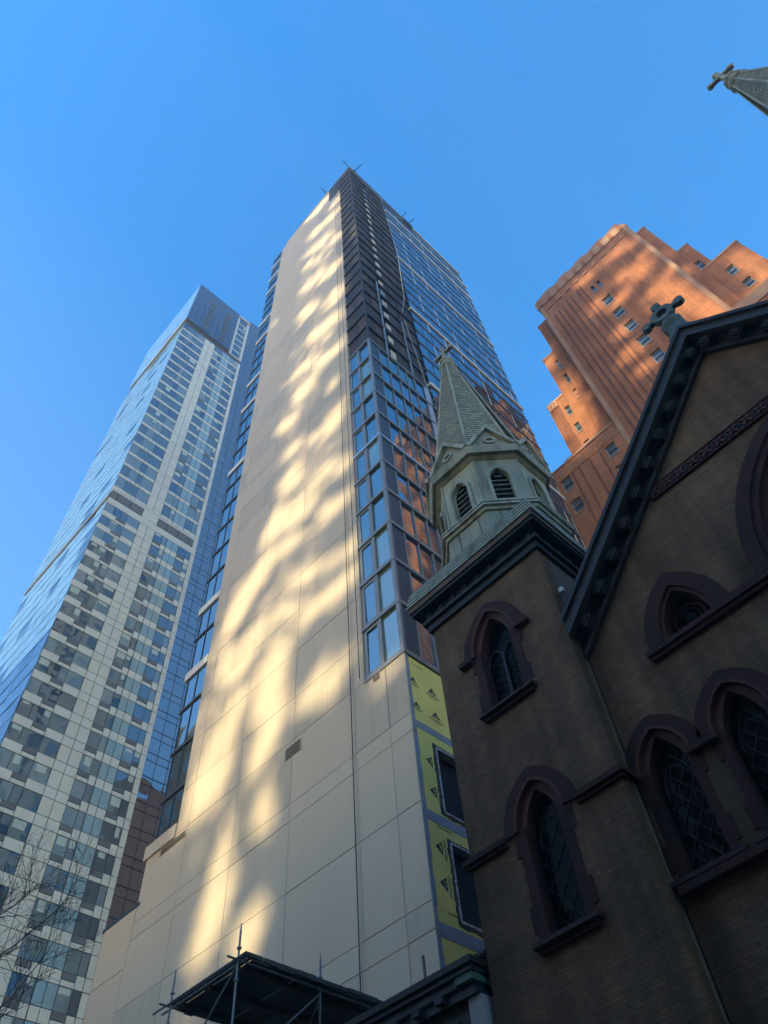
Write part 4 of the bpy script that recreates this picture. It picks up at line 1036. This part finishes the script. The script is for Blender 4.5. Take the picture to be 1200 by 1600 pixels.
limbs = [([(3.9, 18.3, 6.0), (4.3, 17.5, 6.7), (4.8, 16.6, 7.3), (5.2, 15.7, 7.6)], .04, (.35, -.7, .45), 1.5),
         ([(3.9, 18.3, 6.0), (4.2, 17.9, 7.4), (4.6, 17.4, 8.0), (5.0, 17.0, 8.5)], .045, (.5, -.6, .6), 1.5),
         ([(3.7, 18.5, 4.2), (4.3, 17.5, 5.2), (4.9, 16.5, 6.0), (5.3, 15.7, 6.4)], .04, (.4, -.6, .5), 1.6),
         ([(3.9, 18.3, 6.0), (3.6, 18.6, 8.0), (3.4, 19.2, 10.0)], .05, (-.3, .3, 1), 2.2),
         ([(3.7, 18.5, 4.2), (3.2, 19.2, 5.5), (2.6, 20.2, 6.6)], .045, (-.6, .7, .7), 2.2),
         ([(3.8, 18.4, 5.2), (4.3, 17.8, 6.6), (4.7, 17.3, 8.0)], .04, (.4, -.5, .8), 1.7)]
for pts, r, d, L_ in limbs:
    MB().path(pts, [r*1.3-(r*.75)*i/(len(pts)-1) for i in range(len(pts))], 7).build('limb', 'bark', Tr, True)
    twig(pts[-1], d, L_, r*.5, 1)
    for k in range(1, len(pts)):
        for q in range(4):
            f = rt_.random(); p = Vector(pts[k-1])*(1-f)+Vector(pts[k])*f
            twig(p, Vector(d)+Vector((rt_.gauss(0, .5), rt_.gauss(0, .5), rt_.gauss(.2, .4))), L_*.62, r*.42, 2)
o = tw.build('twigs', 'bark', Tr); o['kind'] = 'stuff'

# ================================================================== unseen masses added behind the camera: they shade the street and pattern the sun
WASHES=[(16.6,28.84,27.50,-1.83,5.79,2.81,2.39),(16.6,23.65,33.81,-3.81,4.07,3.25,4.40),(16.6,21.70,43.19,-3.33,5.53,2.96,5.03),(16.6,21.61,64.62,-3.86,14.33,2.37,5.40),(16.6,20.61,97.11,-4.53,17.83,2.17,7.72),(16.6,26.80,30.64,-2.06,1.83,2.48,2.87)]  # soft light washes on the wall, opened as scattered holes in the screen
PATCHES=[(16.6,29.93,90.29,-0.37,-0.12,0.39,1.25),(16.6,26.68,17.20,-0.77,2.64,0.83,0.48),(16.6,24.16,15.00,-0.57,1.11,0.74,0.44),(16.6,23.72,19.90,-0.29,0.85,0.56,0.40),  # light patches on the walls, each cut as a hole in the screen
(16.6,28.35,25.16,-1.20,2.75,1.49,1.22),(16.6,24.06,24.20,-0.78,1.84,0.83,0.72),(16.6,23.77,28.80,-0.70,0.93,0.81,0.92),(16.6,28.21,31.91,-0.85,0.77,1.61,1.84),
(16.6,27.20,37.64,-3.13,2.15,0.84,1.18),(16.6,24.10,26.83,-1.29,0.38,0.83,1.08),(16.6,23.17,32.07,-1.30,-0.11,0.46,0.85),(16.6,24.77,42.36,-1.11,1.07,0.84,1.36),
(16.6,22.95,38.44,-0.80,0.20,0.55,1.00),(16.6,19.64,24.41,-1.55,0.37,0.60,0.91),(16.6,15.83,22.18,-0.77,0.02,0.21,0.43),(16.6,20.17,29.92,-1.87,-0.32,0.37,0.81),
(16.6,18.16,30.12,-1.32,-0.09,0.30,0.67),(16.6,18.31,32.57,-1.24,-0.03,0.33,0.75),(16.6,25.87,32.45,-1.11,0.30,0.78,1.12),(16.6,29.42,23.90,-0.39,1.18,0.88,0.66),
(16.6,21.63,33.65,-1.30,-0.13,0.36,0.73),(16.6,22.25,40.77,-1.64,0.41,0.60,1.19),(16.6,19.12,37.94,-1.39,-0.11,0.43,1.05),(16.6,20.05,42.78,-1.67,-0.07,0.46,1.15),
(16.6,23.63,46.79,-1.36,0.75,0.68,1.34),(16.6,18.17,41.21,-0.86,0.01,0.37,0.97),(16.6,24.86,56.72,-1.24,-0.31,0.46,1.23),(16.6,23.75,51.04,-0.99,-0.06,0.39,0.94),
(16.6,21.20,49.33,-0.70,0.15,0.36,0.87),(16.6,19.05,48.93,-1.30,0.45,0.46,1.18),(16.6,22.50,59.99,-1.54,0.07,0.54,1.51),(16.6,23.27,65.34,-1.87,-0.31,0.50,1.54),
(16.6,19.25,55.08,-0.77,0.06,0.31,0.93),(16.6,19.23,61.62,-1.78,-0.55,0.37,1.36),(16.6,20.89,69.80,-2.84,-1.40,0.39,1.53),(16.6,22.98,80.08,-1.73,-0.10,0.61,2.17),
(16.6,18.90,75.34,-1.77,-0.06,0.43,1.74),(16.6,22.26,88.96,-1.70,-0.46,0.51,2.12),(16.6,19.18,85.00,-1.78,0.16,0.40,1.72),(16.6,22.86,97.42,-1.62,-0.66,0.49,2.21),
(16.6,21.83,102.55,-2.65,-1.83,0.44,2.25),(16.6,18.43,95.62,-1.49,-0.48,0.34,1.84),(16.6,22.00,110.91,-2.13,-1.28,0.42,2.25),(16.6,19.11,109.44,-1.68,-0.70,0.34,2.01),
(16.6,23.20,124.41,-1.87,-1.32,0.46,2.56),(16.6,20.89,123.67,-1.75,-0.89,0.35,2.10),(16.6,18.26,114.62,-1.26,-0.30,0.29,1.82),(16.6,18.39,68.79,-0.77,-0.15,0.29,1.19),
(16.6,24.03,89.58,-0.76,-0.26,0.36,1.44),(44.0,-4.50,95.59,-1.82,-0.48,-0.07,0.97),(44.0,-3.73,89.04,-2.04,-0.72,-0.09,0.97),(44.0,-4.25,81.77,-1.53,0.35,-0.00,0.71),
(44.0,-3.69,86.79,-1.28,-0.15,-0.04,0.73),(44.0,-6.72,82.70,-0.81,0.09,-0.03,0.57),(44.0,0.69,96.59,-1.46,-0.11,0.00,0.88),(44.0,1.89,88.38,-1.03,0.09,0.03,0.88),
(44.0,1.82,79.60,-1.05,-0.08,-0.00,0.84),(44.0,2.08,74.83,-1.21,0.02,0.01,0.93),(44.0,2.19,70.78,-1.06,-0.03,-0.00,0.55),(44.0,-5.05,74.03,-0.55,-7.39,-0.74,0.46),
(44.0,-4.10,78.68,-1.57,-0.12,-0.04,0.71),(44.0,-0.62,85.77,-1.31,-0.04,-0.01,0.73),(44.0,-6.67,89.67,-1.04,-0.38,-0.07,0.64),(44.0,-5.47,100.55,-1.19,-0.23,-0.04,0.66),
(44.0,-6.33,70.68,-0.20,-2.47,-0.53,0.37),(46.0,12.16,77.26,0.08,-7.56,-1.75,-0.79),(46.0,11.54,70.62,-0.23,-2.39,-0.64,-0.01),(46.0,10.56,90.22,-1.01,-0.11,0.08,1.14),
(46.0,10.07,79.85,-0.10,-3.30,-0.46,-0.11),(46.0,-11.62,76.55,-0.28,-4.06,-0.65,0.57),(46.0,-11.19,72.21,-0.06,-2.08,-0.45,0.30),(46.0,-9.37,69.67,-0.29,-1.83,-0.51,0.52)]

OX = -110.0
def to_screen(X, y, z):
    t = (X-OX)/sd.x; return y-sd.y*t, z-sd.z*t
from mathutils import noise
rh = random.Random(4)
holes = []; WASH = []
for src, dst in ((PATCHES, holes), (WASHES, WASH)):
    for X, cy_, cz_, ua, ub, va, vb in src:
        if X > 40: ua, ub, va, vb = ua*1.15, ub*1.15, va*1.4, vb*1.4
        gy, gz = to_screen(X, cy_, cz_); det = ua*vb-ub*va
        if abs(det) > 1e-6: dst.append((gy, gz, ua, ub, va, vb, det))
Ob = thing('opposite_tower', (OX, 0, G), 'tall tower across the street behind the viewer, with a pierced screen top', 'tower')  # added sun blocker; its holes shape the light patches
def inside(y, z):
    for gy, gz, ua, ub, va, vb, det in holes:
        dy, dz = y-gy, z-gz
        if abs(dy) > 14 or abs(dz) > 14: continue
        a = (dy*vb-dz*va)/det; b = (dz*ua-dy*ub)/det
        q = a*a+b*b
        if q > 3.2: continue
        w = noise.noise(Vector((a*1.3+gy*.7, b*3.0+gz*.3, gz))) + .7*noise.noise(Vector((y*.62, z*.5, 3.1)))
        if q < 1.0+1.35*w: return True
        if q < 2.6 and rh.random() < .13: return True
    for gy, gz, ua, ub, va, vb, det in WASH:
        dy, dz = y-gy, z-gz
        a = (dy*vb-dz*va)/det; b = (dz*ua-dy*ub)/det; q = a*a+b*b
        if q < 1 and rh.random() < .20*(1-q)+.03: return True
    return False
Y0, Y1, ZS0, ZS1, ST = -52.0, 56.0, 55.0, 184.0, 0.42
mb = MB(); z = ZS0
mb.box(OX-3, OX, Y0, Y1, G, ZS0)
while z < ZS1:
    run = None; y = Y0
    if z > 122 or True:
        while y < Y1:
            solid = not inside(y+ST/2, z+ST/2)
            if solid and run is None: run = y
            if (not solid) and run is not None: mb.box(OX-.25, OX, run, y, z, z+ST); run = None
            y += ST
        if run is not None: mb.box(OX-.25, OX, run, Y1, z, z+ST)
    z += ST
mb.build('pierced_screen', 'concrete', Ob)
for i, (y0, y1, h) in enumerate(((-60, -24, 20), (-24, -6, 21.5), (-6, 9, 20), (9, 26, 17), (26, 60, 16.5))):
    r = thing('row_house', (-14, (y0+y1)/2, G), 'row house on the far side of the street, number %s along' % ['one', 'two', 'three', 'four', 'five'][i], 'house', 'row houses behind the viewer')
    MB().box(-24, -9, y0+.05, y1-.05, G, h).build('wall', 'limestone' if y1 > 9 else 'brick_dark', r)  # added walls: pale ones bounce warm light, dark ones keep the church dim
    MB().box(-24.2, -8.6, y0+.05, y1-.05, h, h+.7).build('cornice', 'cornice_mid', r)
    n = int((y1-y0)/3)
    for k in range(n):
        for q in range(4):
            yy = y0+1.2+k*(y1-y0-1)/n; MB().box(-9.02, -8.95, yy, yy+1.2, 1+q*4.2, 3.2+q*4.2).build('window', 'glass_old', r)

r = thing('opposite_block', (-20, 88, G), 'tall plain apartment block far along the street behind the viewer', 'building')
MB().box(-34, -9.5, 62, 125, G, 74).build('wall', 'brick_dark', r)  # added mass, there to darken what the glass strip reflects
MB().box(-34.3, -9.1, 61.7, 125.3, 74, 75).build('cornice', 'limestone', r)
for k in range(18):
    for q in range(17): MB().box(-9.52, -9.45, 63.5+k*3.4, 65.2+k*3.4, 3+q*4.1, 5.4+q*4.1).build('window', 'glass_old', r)

# ================================================================== the city air: one box of thin even haze round the whole place
hm = bpy.data.materials.new('haze'); hm.use_nodes = True; ht = hm.node_tree; ht.nodes.clear()
pv = ht.nodes.new('ShaderNodeVolumePrincipled'); ho_ = ht.nodes.new('ShaderNodeOutputMaterial')
pv.inputs['Density'].default_value = 0.001; pv.inputs['Color'].default_value = (0.92, 0.95, 1.0, 1); pv.inputs['Anisotropy'].default_value = 0.2
ht.links.new(pv.outputs[0], ho_.inputs['Volume']); MAT['haze'] = hm
hz = MB().box(-258, 258, -258, 258, G-1.6, 196).build('haze', 'haze'); tag(hz, kind='stuff')

# lift everything so that the pavement lies at height 0
for o in list(C.objects):
    if o.parent is None: o.location.z += EYE
